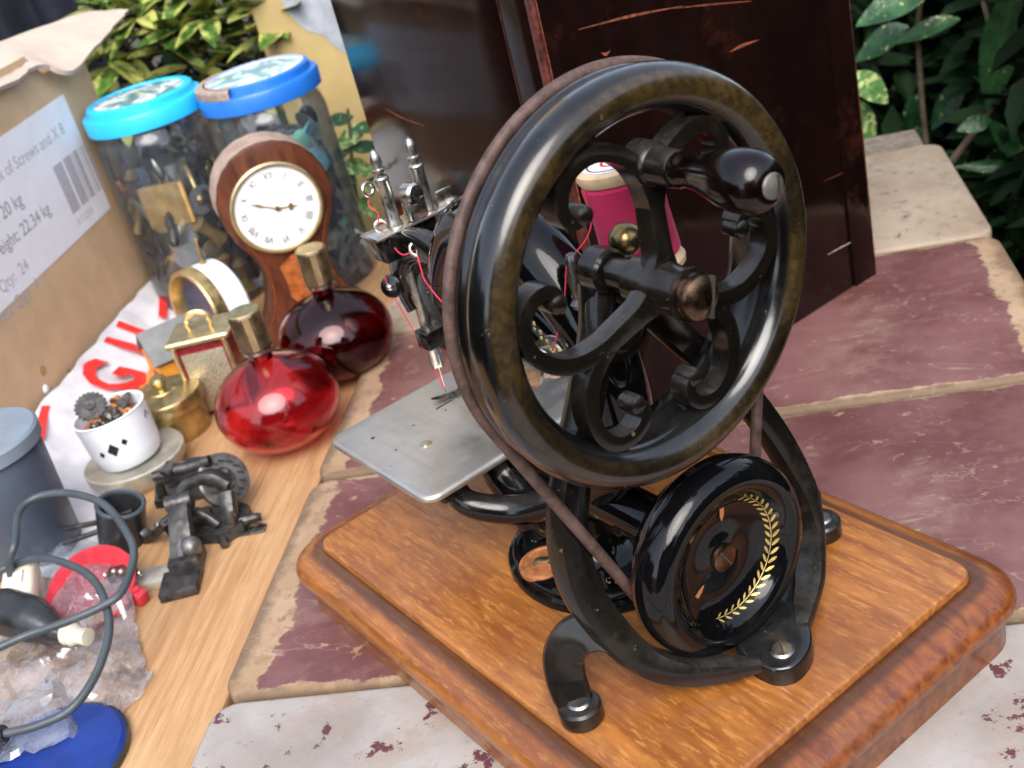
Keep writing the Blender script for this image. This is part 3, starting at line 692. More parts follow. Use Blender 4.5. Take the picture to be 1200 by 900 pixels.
# legs that hold the plate, looper housing under it
bm = BM(); sweep(bm, [(-3.4, -1.2, 1.0), (-4.2, -1.6, 3.0), (-5.0, -1.8, 4.4), (-5.6, -1.9, 5.2)], [1.3, 1.3, 1.25, 1.0], None, 16)
sweep(bm, [(-6, -4.6, 5.6), (-4.5, -4.8, 4.4), (-2.6, -3.0, 3.6), (0, -1.4, 4.4)], [.6, .7, .8, .9], None, 14)
lathe(bm, [(0, -9.5), (.8, -9.4), (1.4, -9), (1.4, -6.4), (.6, -6.2), (0, -6.2)], 24, axis_m((0, -1.2, 4.7), (1, 0, 0)))
part('looper_housing', bm, 'japan', None)
bm = BM(); box(bm, (-8.2, -5.8, 6.05), (1.2, 1.0, .7), bev=.15); part('plate_lug', bm, 'japan', plate)
bm = BM(); box(bm, (-4.4, -6.0, 5.9), (1.6, .9, .8), bev=.2); part('plate_lug', bm, 'japan', plate)
# -- needle head
HX = -10.9
bm = BM()
sweep(bm, [(-6.2, -.9, 15.8), (-7.6, -.9, 16.4), (-9.2, -.95, 16.5), (-10.7, -1.0, 15.9), (-11.6, -1.0, 14.7), (-11.75, -1.0, 13.4), (-11.3, -1.0, 12.3)], [1.1, 1.05, 1.0, .95, .9, .85, .8], [.7, .6, .5, .45, .42, .4, .36], 16, up=(0, 1, 0), n=7, square=.4)
lathe(bm, [(.5, -.8), (1.5, -.75), (1.6, -.5), (1.6, .7), (1.5, .95), (.5, 1.0)], 32, axis_m((-7.9, -.7, 14.0), (0, 1, 0)))
head = part('needle_head', bm, 'japan', None, 45)
bm = BM(); box(bm, (HX, .15, 17.3), (1.8, 5.6, .16), bev=.07); hp = part('head_plate', bm, 'nickel', head)
bm = BM(); box(bm, (HX, -1.6, 16.5), (1.5, 1.5, 1.4), bev=.15); box(bm, (HX - .2, .2, 16.4), (1.2, 2.4, 1.6), bev=.3); part('head_block', bm, 'japan', head)
for y, zb, zt in ((-.95, 17.3, 21.6), (1.13, 17.3, 21.5)):
    h = zt - zb; bm = BM()
    lathe(bm, [(.3, 0), (.44, .05), (.44, .2), (.38, .3), (.37, h - 1.75), (.41, h - 1.65), (.34, h - 1.5), (.2, h - 1.45), (.2, h - 1.3), (.36, h - 1.22), (.36, h - 1.1), (.24, h - 1.02), (.3, h - .8), (.29, h - .5), (.16, h - .15), (0, h)], 20, axis_m((HX if y < 0 else HX + .15, y, zb), (0, 0, 1)))
    part('finial_post', bm, 'post_steel', head, 50)
bm = BM(); lathe(bm, [(0, -.42), (.5, -.42), (.62, -.3), (.62, .3), (.5, .42), (0, .42)], 28, axis_m((-10.3, .15, 18.75), (1, .25, 0))); box(bm, (-10.3, .15, 18.0), (.8, 1.1, 1.2), bev=.15)
part('take_up_knob', bm, 'nickel', head)
bm = BM(); box(bm, (-10.6, 2.2, 17.75), (.2, 1.0, .9), bev=.08); box(bm, (-10.9, 2.6, 17.4), (1.2, .7, .2), bev=.08); part('side_clip', bm, 'nickel', head)
def eyelet(c, n_, R=.34, r=.11):
    bm = BM(); m = axis_m(c, n_); sweep(bm, [m @ Vector((R * math.cos(2 * PI * k / 16), R * math.sin(2 * PI * k / 16), 0)) for k in range(16)], r, None, 8, closed=True, raw=True); return bm
for c, n_ in (((-11.5, -1.55, 19.55), (1, .2, .1)), ((-11.5, -1.45, 17.4), (1, -.3, .1)), ((-8.6, -1.3, 16.6), (.8, -.4, .3))):
    part('thread_eyelet', eyelet(c, n_), 'nickel', head, 50)
bm = BM(); lathe(bm, [(0, -.2), (.6, -.2), (.66, 0), (.6, .14), (.4, .2), (0, .22)], 24, axis_m((-11.9, -1.7, 13.9), (.55, -.75, .3))); part('clamp_disc', bm, 'japan', head)
bm = BM(); ball(bm, (-11.78, -1.88, 13.96), .22, 12, (1, 1, 1)); part('clamp_screw', bm, 'nickel', head)
bm = BM(); lathe(bm, [(.3, 9.0), (.33, 9.1), (.33, 16.5), (.3, 16.6)], 16, axis_m((HX + .1, -1.3, 0), (0, .03, 1))); part('needle_bar', bm, 'post_steel', head)
bm = BM(); lathe(bm, [(.2, 11.0), (.2, 15.5)], 12, axis_m((-10.3, -.5, 0), (0.03, 0.03, 1))); part('presser_bar', bm, 'dark_steel', head)
bm = BM(); box(bm, (-10.4, -.55, 10.85), (1.2, 2.3, 1.1), bev=.14); sweep(bm, [(-10.2, .2, 10.9), (-8.5, .3, 11.6), (-7.0, 0, 13.0)], [.6, .7, .9], .5, 12, square=.4); part('bar_guide', bm, 'japan', head)
bm = BM(); lathe(bm, [(.2, 8.75), (.4, 8.8), (.42, 9.0), (.42, 9.6), (.34, 9.7), (.34, 10.3)], 6, axis_m((HX, -.9, 0), (0, 0, 1))); part('needle_clamp', bm, 'post_steel', head, 20)
bm = BM(); lathe(bm, [(.01, 6.85), (.05, 7.1), (.055, 8.9)], 8, axis_m((HX, -.9, 0), (0, 0, 1))); part('needle', bm, 'nickel', head)
bm = BM(); sweep(bm, [(-10.5, -.2, 6.95), (-10.6, -.8, 6.92), (-10.8, -1.5, 6.98), (-10.9, -1.9, 7.1)], [.22, .3, .28, .15], .05, 8, square=.5); sweep(bm, [(-10.3, -.1, 7.0), (-10.2, .4, 7.3), (-10.2, .5, 8.5), (-10.3, .0, 10.3)], .14, None, 8)
for k in range(3): box(bm, (-10.35, -1.0 + .35 * k, 7.0), (.5, .08, .12))
part('presser_foot', bm, 'dark_steel', head)
# -- tension discs on the arm
tm_ = axis_m((2.9, -2.2, 13.9), (.25, -.95, .15))
bm = BM(); lathe(bm, [(.2, -.9), (.6, -.9), (.62, -.35), (.95, -.25), (1.0, -.1), (.7, 0), (1.0, .1), (.95, .25), (.62, .3), (.58, .55), (.7, .62), (.7, .85), (.5, .95), (.34, 1.0), (.3, 1.5), (.2, 1.6), (0, 1.62)], 28, tm_)
part('tension_disc', bm, 'nickel', arm)
bm = BM(); lathe(bm, [(0, 1.6), (.75, 1.62), (.8, 1.72), (.7, 1.8), (0, 1.82)], 24, tm_); part('tension_nut', bm, 'nickel', arm)
# spool pin
SPX, SPY, SPZ = 1.3, 1.2, 17.6
bm = BM(); lathe(bm, [(.5, 16.6), (.55, 16.8), (.36, 17.0), (.36, 18.7), (.24, 19.0), (0, 19.1)], 16, axis_m((4.9, -1.4, 0), (0, 0, 1))); part('thread_pin', bm, 'dark_steel', arm)
# thread runs
for pts in ([(-11.5, -1.55, 19.3), (-11.55, -1.75, 18.7), (-11.3, -1.5, 18.2), (-11.5, -1.6, 17.6)], [(-11.5, -1.45, 17.3), (-10.9, -1.6, 17.1), (-10.3, -1.7, 16.6), (-9.4, -1.75, 16.3), (-8.6, -1.4, 16.6)],
            [(-8.6, -1.35, 16.5), (-7.8, -1.8, 15.8), (-7.2, -2.0, 15.2), (-4, -2.6, 14.6), (2.0, -2.6, 14.0)], [(-11.9, -1.95, 14.6), (-11.75, -1.9, 13.6), (-11.2, -1.6, 11.4), (-10.95, -1.25, 9.6), (-10.9, -.97, 7.3)],
            [(4.9, -1.75, 18.6), (4.5, -2.2, 16.5), (3.6, -2.6, 14.6)], [(4.9, -1.3, 18.9), (5.1, -.6, 19.4), (4.6, .2, 19.8), (4.3, .4, 21.0)]):
    bm = BM(); sweep(bm, pts, .035, None, 6, n=5); part('thread_run', bm, 'red_thread', None)

# cotton reel resting on the machine's spool pin
ax = Vector((-.10, -.03, 1)).normalized()
reel = thing('cotton_reel', 'large wooden cotton reel of crimson thread seen through the hand wheel', 'cotton reel', (5.0, 2.3, 16.6))
rm = axis_m((0, 0, 0), ax, (1, 0, 0))
bm = BM(); lathe(bm, [(.35, 0), (1.5, 0), (1.78, .1), (1.82, .35), (1.7, .55), (1.35, .75), (.9, .8), (.9, 4.3), (1.35, 4.35), (1.7, 4.5), (1.82, 4.75), (1.78, 5.0), (1.55, 5.1), (.35, 5.1)], 40, rm, closed=True); obj('reel_core', bm, 'reel_wood', reel)
bm = BM(); lathe(bm, [(.95, .62), (1.62, .66), (1.72, .8), (1.66, 2.6), (1.74, 4.3), (1.64, 4.44), (.95, 4.48)], 40, rm); obj('wound_thread', bm, 'thread', reel)
bm = BM(); lathe(bm, [(.4, 5.11), (1.45, 5.11), (1.45, 5.125), (.4, 5.125)], 32, rm, closed=True); obj('reel_label', bm, 'paper', reel)
bm = BM(); lathe(bm, [(1.2, 5.12), (1.27, 5.12), (1.27, 5.135), (1.2, 5.135)], 32, rm, closed=True); obj('label_ring', bm, 'black_print', reel)
bm = BM(); lathe(bm, [(.55, 5.12), (.68, 5.12), (.68, 5.135), (.55, 5.135)], 32, rm, closed=True); obj('label_mark', bm, 'red_print', reel)
bm = BM(); sweep(bm, [(5.0 - .5, 2.3 - .1, 16.6 + 5.15), (5.0 + .1, 2.3, 16.6 - .1), (4.9, 1.6, 15.9), (4.6, 0.3, 15.4)], .3, None, 10); part('spool_pin', bm, 'dark_steel', arm)

# ================================================================== DARK WOODEN CASE
case = thing('wooden_case', 'dark glossy varnished wooden case standing upright behind the machine', 'wooden case', (-13.2, 12.6, ZT))
bm = BM(); box(bm, (-12.3, 12.95, 18), (24.6, 25.9, 36), bev=.25); obj('case_body', bm, 'case', case)
# corner strips with a groove between them, worn red along the arrises
bm = BM(); box(bm, (-1.9, -.13, 18), (2.6, .3, 36), bev=.08); obj('corner_strip', bm, 'case', case)
bm = BM(); box(bm, (-.28, -.16, 18), (.62, .4, 36.02), bev=.14); obj('corner_bead', bm, 'case_worn', case)
for x in (-3.28, ):
    bm = BM(); sweep(bm, [(x + .05 * mnoise.noise((k, 1, 2)), -.28, k * 2.0) for k in range(19)], [.03 + .07 * abs(mnoise.noise((k * .7, 3, 1))) for k in range(19)], .02, 6, n=2); obj('worn_edge', bm, 'case_worn', case)
bm = BM(); sweep(bm, [(.0, .06 + .03 * mnoise.noise((k, 5, 2)), k * 2.0) for k in range(19)], [.02 + .05 * abs(mnoise.noise((k * .7, 7, 1))) for k in range(19)], .06, 6, n=2); obj('worn_edge', bm, 'scratch', case)
bm = BM(); box(bm, (.05, 24.6, 18), (.12, 2.4, 36), bev=.04); obj('end_strip', bm, 'case', case)
bm = BM(); sweep(bm, [(.1, 25.75 + .05 * mnoise.noise((k, 5, 9)), k * 2.0) for k in range(19)], [.03 + .16 * abs(mnoise.noise((k * .9, 7, 5))) for k in range(19)], .05, 6, n=2); obj('worn_edge', bm, 'case_worn', case)
SCRATCH = [((2.6, 26.4), (6.7, 25.9), (10.8, 25.2), .10, 'scratch'), ((10.0, 25.3), (13.0, 24.6), (16.6, 23.7), .06, 'scratch'), ((14.1, 21.2), (15.3, 21.25), (16.9, 21.1), .13, 'scratch'), ((20.9, 3.8), (22.3, 3.75), (24.2, 3.6), .05, 'scratch_pale'), ((21.3, 9.4), (23.1, 9.25), (24.6, 9.2), .07, 'case_worn'), ((3.9, 24.6), (4.2, 24.4), (4.6, 24.5), .12, 'scratch')]
for p0, p1, p2, w, mt in SCRATCH:
    bm = BM(); sweep(bm, [(.005, *p0), (.005, *p1), (.005, *p2)], [.02, w, .02], .012, 6, up=(1, 0, 0)); obj('scratch', bm, mt, case)
bm = BM(); sweep(bm, [(-20.9, -.005, 20.7), (-18.7, -.005, 20.2), (-16.0, -.005, 19.9)], [.02, .05, .02], .012, 6, up=(0, -1, 0)); obj('scratch', bm, 'scratch', case)

# ================================================================== CARDBOARD BOX
cb = thing('cardboard_box', 'opened brown cardboard box with a white printed label', 'cardboard box', ST(-50, 42, ZP), (0, 0, A0))
HW = 17.2
def board(name, pts, nrm, mat='card', th=.4, mat2=None):
    q = [Vector(p) for p in pts]; n_ = Vector(nrm).normalized() * th; bm = BM()
    a = [bm.verts.new(p) for p in q]; b = [bm.verts.new(p - n_) for p in q]; L = len(q)
    bm.faces.new(a); bm.faces.new(list(reversed(b)))
    for k in range(L): bm.faces.new((a[k], a[(k + 1) % L], b[(k + 1) % L], b[k]))
    return obj(name, bm, mat, cb, 0)
H = 25.6
board('front_panel', [(0, -HW, 0), (0, HW, 0), (.0, HW + 1.9, H), (.0, 11, H + .4), (.0, 9, H + 2.6), (0, -HW - .2, H + 3)], (1, 0, 0))
board('side_panel', [(-.41, HW, 0), (-22, HW, 0), (-22, HW + 1.9, H), (-.41, HW + 1.9, H)], (0, 1, 0))
board('side_panel', [(-.41, -HW, 0), (-.41, -HW - .2, H), (-22, -HW - .2, H), (-22, -HW, 0)], (0, -1, 0))
board('back_panel', [(-22, -HW + .4, 0), (-22, -HW + .4, H), (-22, HW - .4, H), (-22, HW - .4, 0)], (-1, 0, 0))
board('bottom_panel', [(-.41, -HW + .4, .45), (-.41, HW - .4, .45), (-21.6, HW - .4, .45), (-21.6, -HW + .4, .45)], (0, 0, 1))
# torn front flap standing up and leaning back over the open top
FL = [((-5.2, -18, 30.2), (1.0, -19, 26.8)), ((-5.0, -8, 30.1), (.9, -9, 27.3)), ((-4.8, 0, 29.9), (1.0, .9, 27.3)), ((-4.7, 5, 29.8), (1.0, 5, 27.1)), ((-4.6, 9.5, 29.6), (.8, 8.6, 27.3)), ((-4.4, 12, 29.4), (1.2, 10.1, 26.9)),
      ((-4.2, 14.6, 29.2), (2.0, 10.9, 26.0)), ((-3.9, 17.5, 29.0), (2.4, 12.5, 25.6)), ((-3.4, 21.3, 28.8), (1.9, 17.7, 26.1)), ((-2.8, 25.5, 28.5), (1.6, 21.8, 26.4)), ((-2.2, 28.5, 28.1), (1.2, 26.2, 26.8)), ((-1.3, 30.2, 27.6), (.9, 30.4, 27.2))]
bm = BM(); up_ = spline([a for a, b in FL], 4); lo_ = spline([b for a, b in FL], 4); NV = 6; top, bot = [], []
for i, (a, b) in enumerate(zip(up_, lo_)):
    ta, tb = [], []
    for j in range(NV + 1):
        v = j / NV; p = a.lerp(b, v); p.z += .12 * math.sin(v * PI) + .12 * mnoise.noise((p.y * .2, v * 2, 3)); p.y += .25 * mnoise.noise((i * .7, v * 3, 1)) * v; p.x += (.35 * mnoise.noise((i * .9, 2, 8)) + .25 * mnoise.noise((i * 2.3, 5, 3))) * v ** 3
        ta.append(bm.verts.new(p)); tb.append(bm.verts.new(p - Vector((.25, 0, .38))))
    top.append(ta); bot.append(tb)
NU = len(top) - 1
for i in range(NU):
    for j in range(NV):
        bm.faces.new((top[i][j], top[i + 1][j], top[i + 1][j + 1], top[i][j + 1])); bm.faces.new((bot[i][j], bot[i][j + 1], bot[i + 1][j + 1], bot[i + 1][j]))
    bm.faces.new((top[i][NV], top[i + 1][NV], bot[i + 1][NV], bot[i][NV])); bm.faces.new((top[i][0], bot[i][0], bot[i + 1][0], top[i + 1][0]))
for i in (0, NU):
    for j in range(NV): bm.faces.new((top[i][j], top[i][j + 1], bot[i][j + 1], bot[i][j]))
obj('torn_flap', bm, 'card_in', cb, 50)
# label and its print; panel local: y along t, z up; front at x=0
LM = Matrix(((0, 0, 1, .0), (1, 0, 0, 0), (0, 1, 0, 0), (0, 0, 0, 1)))   # text x->y, y->z, z->x
bm = BM(); box(bm, (.02, -2.2, 17.85), (.03, 30.0, 11.5)); lab = obj('label', bm, 'paper', cb)
def txt(s, y, z, size, mat='ink'):
    bm = text_bm(s, size, Matrix.Translation((.045, y, z)) @ LM, .006); obj('label_text', bm, mat, cb, 0)
txt('Pack of 1 Box of Screws and X 8', -10.2, 20.6, 1.55, 'ink_pale'); txt('Net Wt: 20 kg', -10.6, 17.9, 1.7); txt('Gross Weight: 22.34 kg', -12.6, 15.7, 1.6)
txt('Inner Qty:  24', -12.4, 13.2, 1.5, 'ink_pale'); txt('Carton Qty:  4', -12.6, 12.4 - 1.1, 1.5, 'ink_pale'); txt('8 712345', 6.2, 13.0, .9, 'ink_pale')
bm = BM(); y = 6.0; rb = random.Random(3)
for k, (w, g) in enumerate(((1.7, .5), (1.5, .3), (.25, .2), (.8, .45), (.2, .35), (.35, .4), (.2, .3), (.3, .3))):
    box(bm, (.045, y + w / 2, 16.5), (.012, w, 4.6)); y += w + g * .8
obj('barcode', bm, 'ink_pale', cb, 0)
bm = BM(); lathe(bm, [(0, 0), (.45, .02), (.3, .16), (0, .2)], 8, axis_m((.0, -9.0, 4.2), (1, 0, 0))); obj('paper_scrap', bm, 'paper', cb)
bm = BM(); lathe(bm, [(0, 0), (.5, .01), (0, .02)], 7, axis_m((.0, -8.2, 5.6), (1, 0, 0))); lathe(bm, [(0, 0), (.3, .01), (0, .02)], 7, axis_m((.0, -4.9, 3.6), (1, 0, 0))); obj('stain', bm, 'wood_ochre', cb)

# ================================================================== CARRIER BAG
bag = thing('carrier_bag', 'white plastic carrier bag with red lettering slumped against the cardboard box', 'plastic bag', ST(-45, 38, ZP), (0, 0, A0))
def bag_z(x, y):
    """height over the table of the slumped sheet: x across (0 .. far edge by the box), y along"""
    u = (x + 4.6) / 9.0; return .2 + 3.6 * max(0, 1 - u * 1.35) ** 1.3 + .3 * mnoise.noise((x * .35, y * .22, 2)) + .18 * mnoise.noise((x * .9, y * .7, 6))
bm = BM(); NU, NV = 60, 16; G = []
for i in range(NU + 1):
    row = []
    y = -27 + 50 * i / NU
    for j in range(NV + 1):
        v = j / NV; wide = 6.6 if y > -12 else 6.6 + (-12 - y) * .5
        x = -4.6 + v * wide + .35 * mnoise.noise((y * .4, v * 3, 9)); z = max(.08, bag_z(-4.6 + v * 9.0, y))
        row.append(bm.verts.new((x, y + .4 * mnoise.noise((y * .3, v * 4, 11)), z)))
    G.append(row)
for i in range(NU):
    for j in range(NV): bm.faces.new((G[i][j], G[i + 1][j], G[i + 1][j + 1], G[i][j + 1]))
obj('bag_sheet', bm, 'bag_white', bag, 70)
def on_bag(bm):
    for v in bm.verts: v.co.z = max(.08, bag_z(v.co.x, v.co.y)) + .05 + v.co.z * .2
    return bm
def bag_text(s, size, x, y, ang, mat):
    m = Matrix.Translation((x, y, 0)) @ Matrix.Rotation(ang, 4, 'Z'); bm = text_bm(s, size, m, .03, 'LEFT', .2)
    bmesh.ops.subdivide_edges(bm, edges=bm.edges[:], cuts=1); on_bag(bm); obj('bag_lettering', bm, mat, bag, 0)
bag_text('G', 6.2, .5, -2.2, PI / 2 + .05, 'red_print'); bag_text('I', 6.0, .2, 4.6, PI / 2 + .05, 'red_print'); bag_text('L', 6.0, .2, 7.6, PI / 2 + .05, 'red_print')
bm = BM(); prism(bm, [(-2.0, 11.9), (-1.3, 12.1), (-2.3, 15.6), (-3.0, 15.4)], 0, .03); on_bag(bm); obj('bag_lettering', bm, 'red_print', bag, 0)
bm = BM(); prism(bm, [(-3.6, -11.4), (-2.9, -11.0), (-3.9, -7.0), (-4.4, -7.3)], 0, .03); on_bag(bm); obj('bag_lettering', bm, 'red_print', bag, 0)
bm = BM(); pts = [(.9, -2.5), (.7, 2), (.4, 6), (.2, 10), (.3, 14)]
sweep(bm, [(x, y, 0) for x, y in pts], [.1, .5, .8, .9, .9], .02, 6, up=(0, 0, 1), n=8); on_bag(bm); obj('bag_stripe', bm, 'orange_print', bag, 0)

# ================================================================== JARS
def jar(name, label, s, t, lidmat, labmat, h=20.6):
    r = thing(name, label, 'storage jar', ST(s, t, ZP), (0, 0, A0), 'lidded storage jars of odds and ends')
    bm = BM(); lathe(bm, [(0, .15), (4.9, .1), (5.4, .5), (5.55, 1.3), (5.55, h - 3.6), (5.3, h - 2.5), (4.85, h - 1.8), (4.8, h - .6)], 48); 
    bmesh.ops.delete(bm, geom=[f for f in bm.faces if len(f.verts) > 20 and f.calc_center_median().z > 5], context='FACES')
    obj('jar_body', bm, 'jar', r)
    bm = BM(); lathe(bm, [(5.5, h - 1.6), (5.75, h - 1.5), (5.8, h - .2), (5.65, h + .05), (5.2, h + .1), (5.1, h + .7), (4.9, h + .85), (4.5, h + .85), (4.4, h + .72), (0, h + .72)], 56); ld = obj('lid', bm, lidmat, r)
    bm = BM(); lathe(bm, [(0, h + .725), (4.35, h + .725), (4.3, h + .75), (0, h + .755)], 48); obj('lid_label', bm, labmat, r)
    bm = BM(); lathe(bm, [(4.36, h + .72), (4.55, h + .86), (4.62, h + .88), (4.7, h + .87), (4.72, h + .80)], 48, closed=False); 
    bmesh.ops.delete(bm, geom=[f for f in bm.faces if len(f.verts) > 20], context='FACES'); obj('lid_rim', bm, 'button_pale' if lidmat == 'blue_lid' else lidmat, r)
    return r
j1 = jar('storage_jar', 'clear storage jar with bright turquoise lid beside the cardboard box', -43.9, 57.0, 'cyan', 'lid_label_green', 20.9)
j2 = jar('storage_jar', 'clear storage jar with royal blue lid behind the balloon clock', -32.2, 57.0, 'blue_lid', 'lid_label_teal', 20.6)
bm = BM(); lathe(bm, [(4.55, 20.6), (5.75, 20.62), (5.75, 21.25), (5.5, 21.45), (4.55, 21.45)], 14, None, True, math.radians(150), math.radians(262)); obj('lid_tape', bm, 'tape', j2)
rj = random.Random(5)
def bits(root, kinds, n, zmin, zmax, rmax, front):
    for k in range(n):
        a = rj.uniform(*front); R_ = rj.uniform(rmax * .72, rmax); z = rj.uniform(zmin, zmax); c = Vector((R_ * math.cos(a), R_ * math.sin(a), z))
        nm, mat, shape = kinds[k % len(kinds)]; bm = BM()
        ax_ = Vector((math.cos(a), math.sin(a), rj.uniform(-.5, .5)))
        if shape[0] == 'disc': lathe(bm, [(0, -.12), (shape[1], -.1), (shape[1], .08), (shape[1] * .8, .13), (0, .1)], 20, axis_m(c * (1 - .5 / R_), ax_))
        else:
            d = Vector((rj.uniform(-.6, .6), rj.uniform(-.6, .6), 1)).normalized() * shape[2]; c *= .86
            lathe(bm, [(shape[1] * .6, -1), (shape[1], -.8), (shape[1] * .6, -.2), (shape[1] * .7, .4), (shape[1], .7), (shape[1] * .4, 1)], 12, axis_m(c, d) @ Matrix.Diagonal((1, 1, d.length, 1)))
        obj(nm, bm, mat, root)
bits(j2, [('button', 'button_blue', ('disc', 1.3)), ('button', 'button_grey', ('disc', 1.5)), ('button', 'button_green', ('disc', .75)), ('button', 'button_navy', ('disc', 1.2)), ('button', 'button_pale', ('disc', .6)), ('button', 'button_navy', ('disc', 1.6)), ('button', 'button_brown', ('disc', 1.4))], 100, 1.0, 17.5, 5.2, (-2.9, 1.0))
bm = BM(); lathe(bm, [(0, .6), (4.0, .6), (4.1, 2), (4.1, 13.5), (2.6, 15.4), (0, 15.8)], 24); obj('contents', bm, 'mixed_buttons', j2)
bits(j1, [('spindle', 'brass', ('rod', .7, 2.4)), ('spindle', 'dark_steel', ('rod', .5, 3.0)), ('knob', 'button_navy', ('disc', 1.2)), ('spindle', 'wood_ochre', ('rod', .9, 2.0)), ('spindle', 'cast', ('rod', .6, 2.6)), ('knob', 'brass', ('disc', 1.0)), ('spindle', 'button_brown', ('rod', .7, 3.2)), ('washer', 'button_grey', ('disc', 1.5))], 84, 1.5, 17.0, 5.1, (-2.9, 1.0))
bm = BM(); lathe(bm, [(0, .6), (3.4, .6), (3.5, 2), (3.5, 13.5), (2.4, 15.0), (0, 15.4)], 24); obj('contents', bm, 'cast', j1)
m = axis_m((0, 0, 0), (0, 0, 1)); bm = BM(); box(bm, (.8, -4.55, 12.0), (4.6, .5, 4.2), bev=.15); obj('wooden_block', bm, 'wood_ochre', j1)

# ================================================================== BALLOON CLOCK
cl = thing('balloon_clock', 'mahogany balloon-shaped mantel clock with white Roman numeral dial', 'clock', ST(-29.3, 44.6, ZP), (0, 0, 0))
cdir = Vector((43.1, -27.9, 0)) - ST(-29.3, 44.6, 0); cl.rotation_euler = (0, 0, math.atan2(cdir.y, cdir.x) + PI / 2 + .10)
half = [(0, 18.1), (1.3, 17.95), (2.5, 17.45), (3.5, 16.7), (4.3, 15.6), (4.8, 14.3), (4.95, 13.0), (4.8, 11.7), (4.35, 10.4), (3.7, 9.2), (3.15, 8.0), (2.9, 6.8), (2.95, 5.6), (3.2, 4.4), (3.6, 3.2), (4.1, 2.2), (4.7, 1.5), (5.1, 1.3)]
out = half + [(5.1, 0), (-5.1, 0)] + [(-x, y) for x, y in reversed(half[1:])]
CM = Matrix(((1, 0, 0, 0), (0, 0, -1, 0), (0, 1, 0, 0), (0, 0, 0, 1)))     # prism z -> -y (towards the viewer)
bm = BM(); prism(bm, out, -4.0, 0, CM, .12); obj('clock_case', bm, 'mahogany', cl, 30)
# dusty top of the case
bm = BM(); tp = [(x * 1.012, y + .05) for x, y in half[:7]]; L2 = [(-x, y) for x, y in reversed(tp[1:])] + tp; a = []
for x, y in L2: a.append((bm.verts.new((x, 3.95, y)), bm.verts.new((x, .12, y))))
for (p, q), (p2, q2) in zip(a, a[1:]): bm.faces.new((p, q, q2, p2))
obj('case_top', bm, 'dusty_wood', cl, 60)
DM = axis_m((-.12, -.05, 12.35), (0, -1, 0), (1, 0, 0))
bm = BM(); lathe(bm, [(3.72, 0), (4.0, .05), (4.05, .3), (3.9, .45), (3.75, .42), (3.66, .2)], 64, DM, closed=True); obj('bezel', bm, 'gold_satin', cl)
bm = BM(); lathe(bm, [(3.75, 0), (3.75, .1), (2.4, .2), (0, .26)], 48, DM); obj('dial', bm, 'enamel', cl, 60)
ROM = ['XII', 'I', 'II', 'III', 'IIII', 'V', 'VI', 'VII', 'VIII', 'IX', 'X', 'XI']
for k, s_ in enumerate(ROM):
    a = PI / 2 - k * PI / 6 - .04
    mm_ = DM @ Matrix.Translation((2.95 * math.cos(a), 2.95 * math.sin(a), .185)) @ Matrix.Rotation(a - PI / 2, 4, 'Z') @ Matrix.Translation((0, -.36, 0)) @ Matrix.Diagonal((.8, 1, 1, 1))
    obj('numeral', text_bm(s_, .92, mm_, .006, 'CENTER'), 'black_print', cl, 0)
def hand(a, ln, w, z):
    bm = BM(); mh = DM @ Matrix.Rotation(a, 4, 'Z'); prism(bm, [(-.3, -.05), (ln * .5, -.06), (ln * .55, -w), (ln * .68, -w * .9), (ln * .74, -.06), (ln, 0), (ln * .74, .06), (ln * .68, w * .9), (ln * .55, w), (ln * .5, .06), (-.3, .05)], z, z + .04, mh); return bm
obj('hand', hand(math.radians(-10), 1.9, .32, .34), 'gold', cl, 0); obj('hand', hand(math.radians(152), 2.7, .13, .40), 'gold', cl, 0)
bm = BM(); lathe(bm, [(0, .28), (.24, .3), (.2, .5), (0, .52)], 16, DM); obj('hand_boss', bm, 'brass', cl)
bm = BM(); prism(bm, [(-.2, 7.9), (1.3, 7.8), (2.2, 7.3), (1.9, 6.2), (1.8, 5.0), (2.1, 3.9), (1.0, 3.2), (-.9, 3.2), (-1.5, 4.2), (-1.4, 5.6), (-1.6, 7.1)], .0, .03, CM, .0); obj('inlay', bm, 'burl', cl)
bm = BM(); sweep(bm, [(x * .9, -.02, y * .96 + .5) for x, y in half[8:16]], .06, .03, 6); obj('stringing', bm, 'burl', cl)
bm = BM(); sweep(bm, [(-x * .9, -.02, y * .96 + .5) for x, y in half[8:16]], .06, .03, 6); obj('stringing', bm, 'burl', cl)

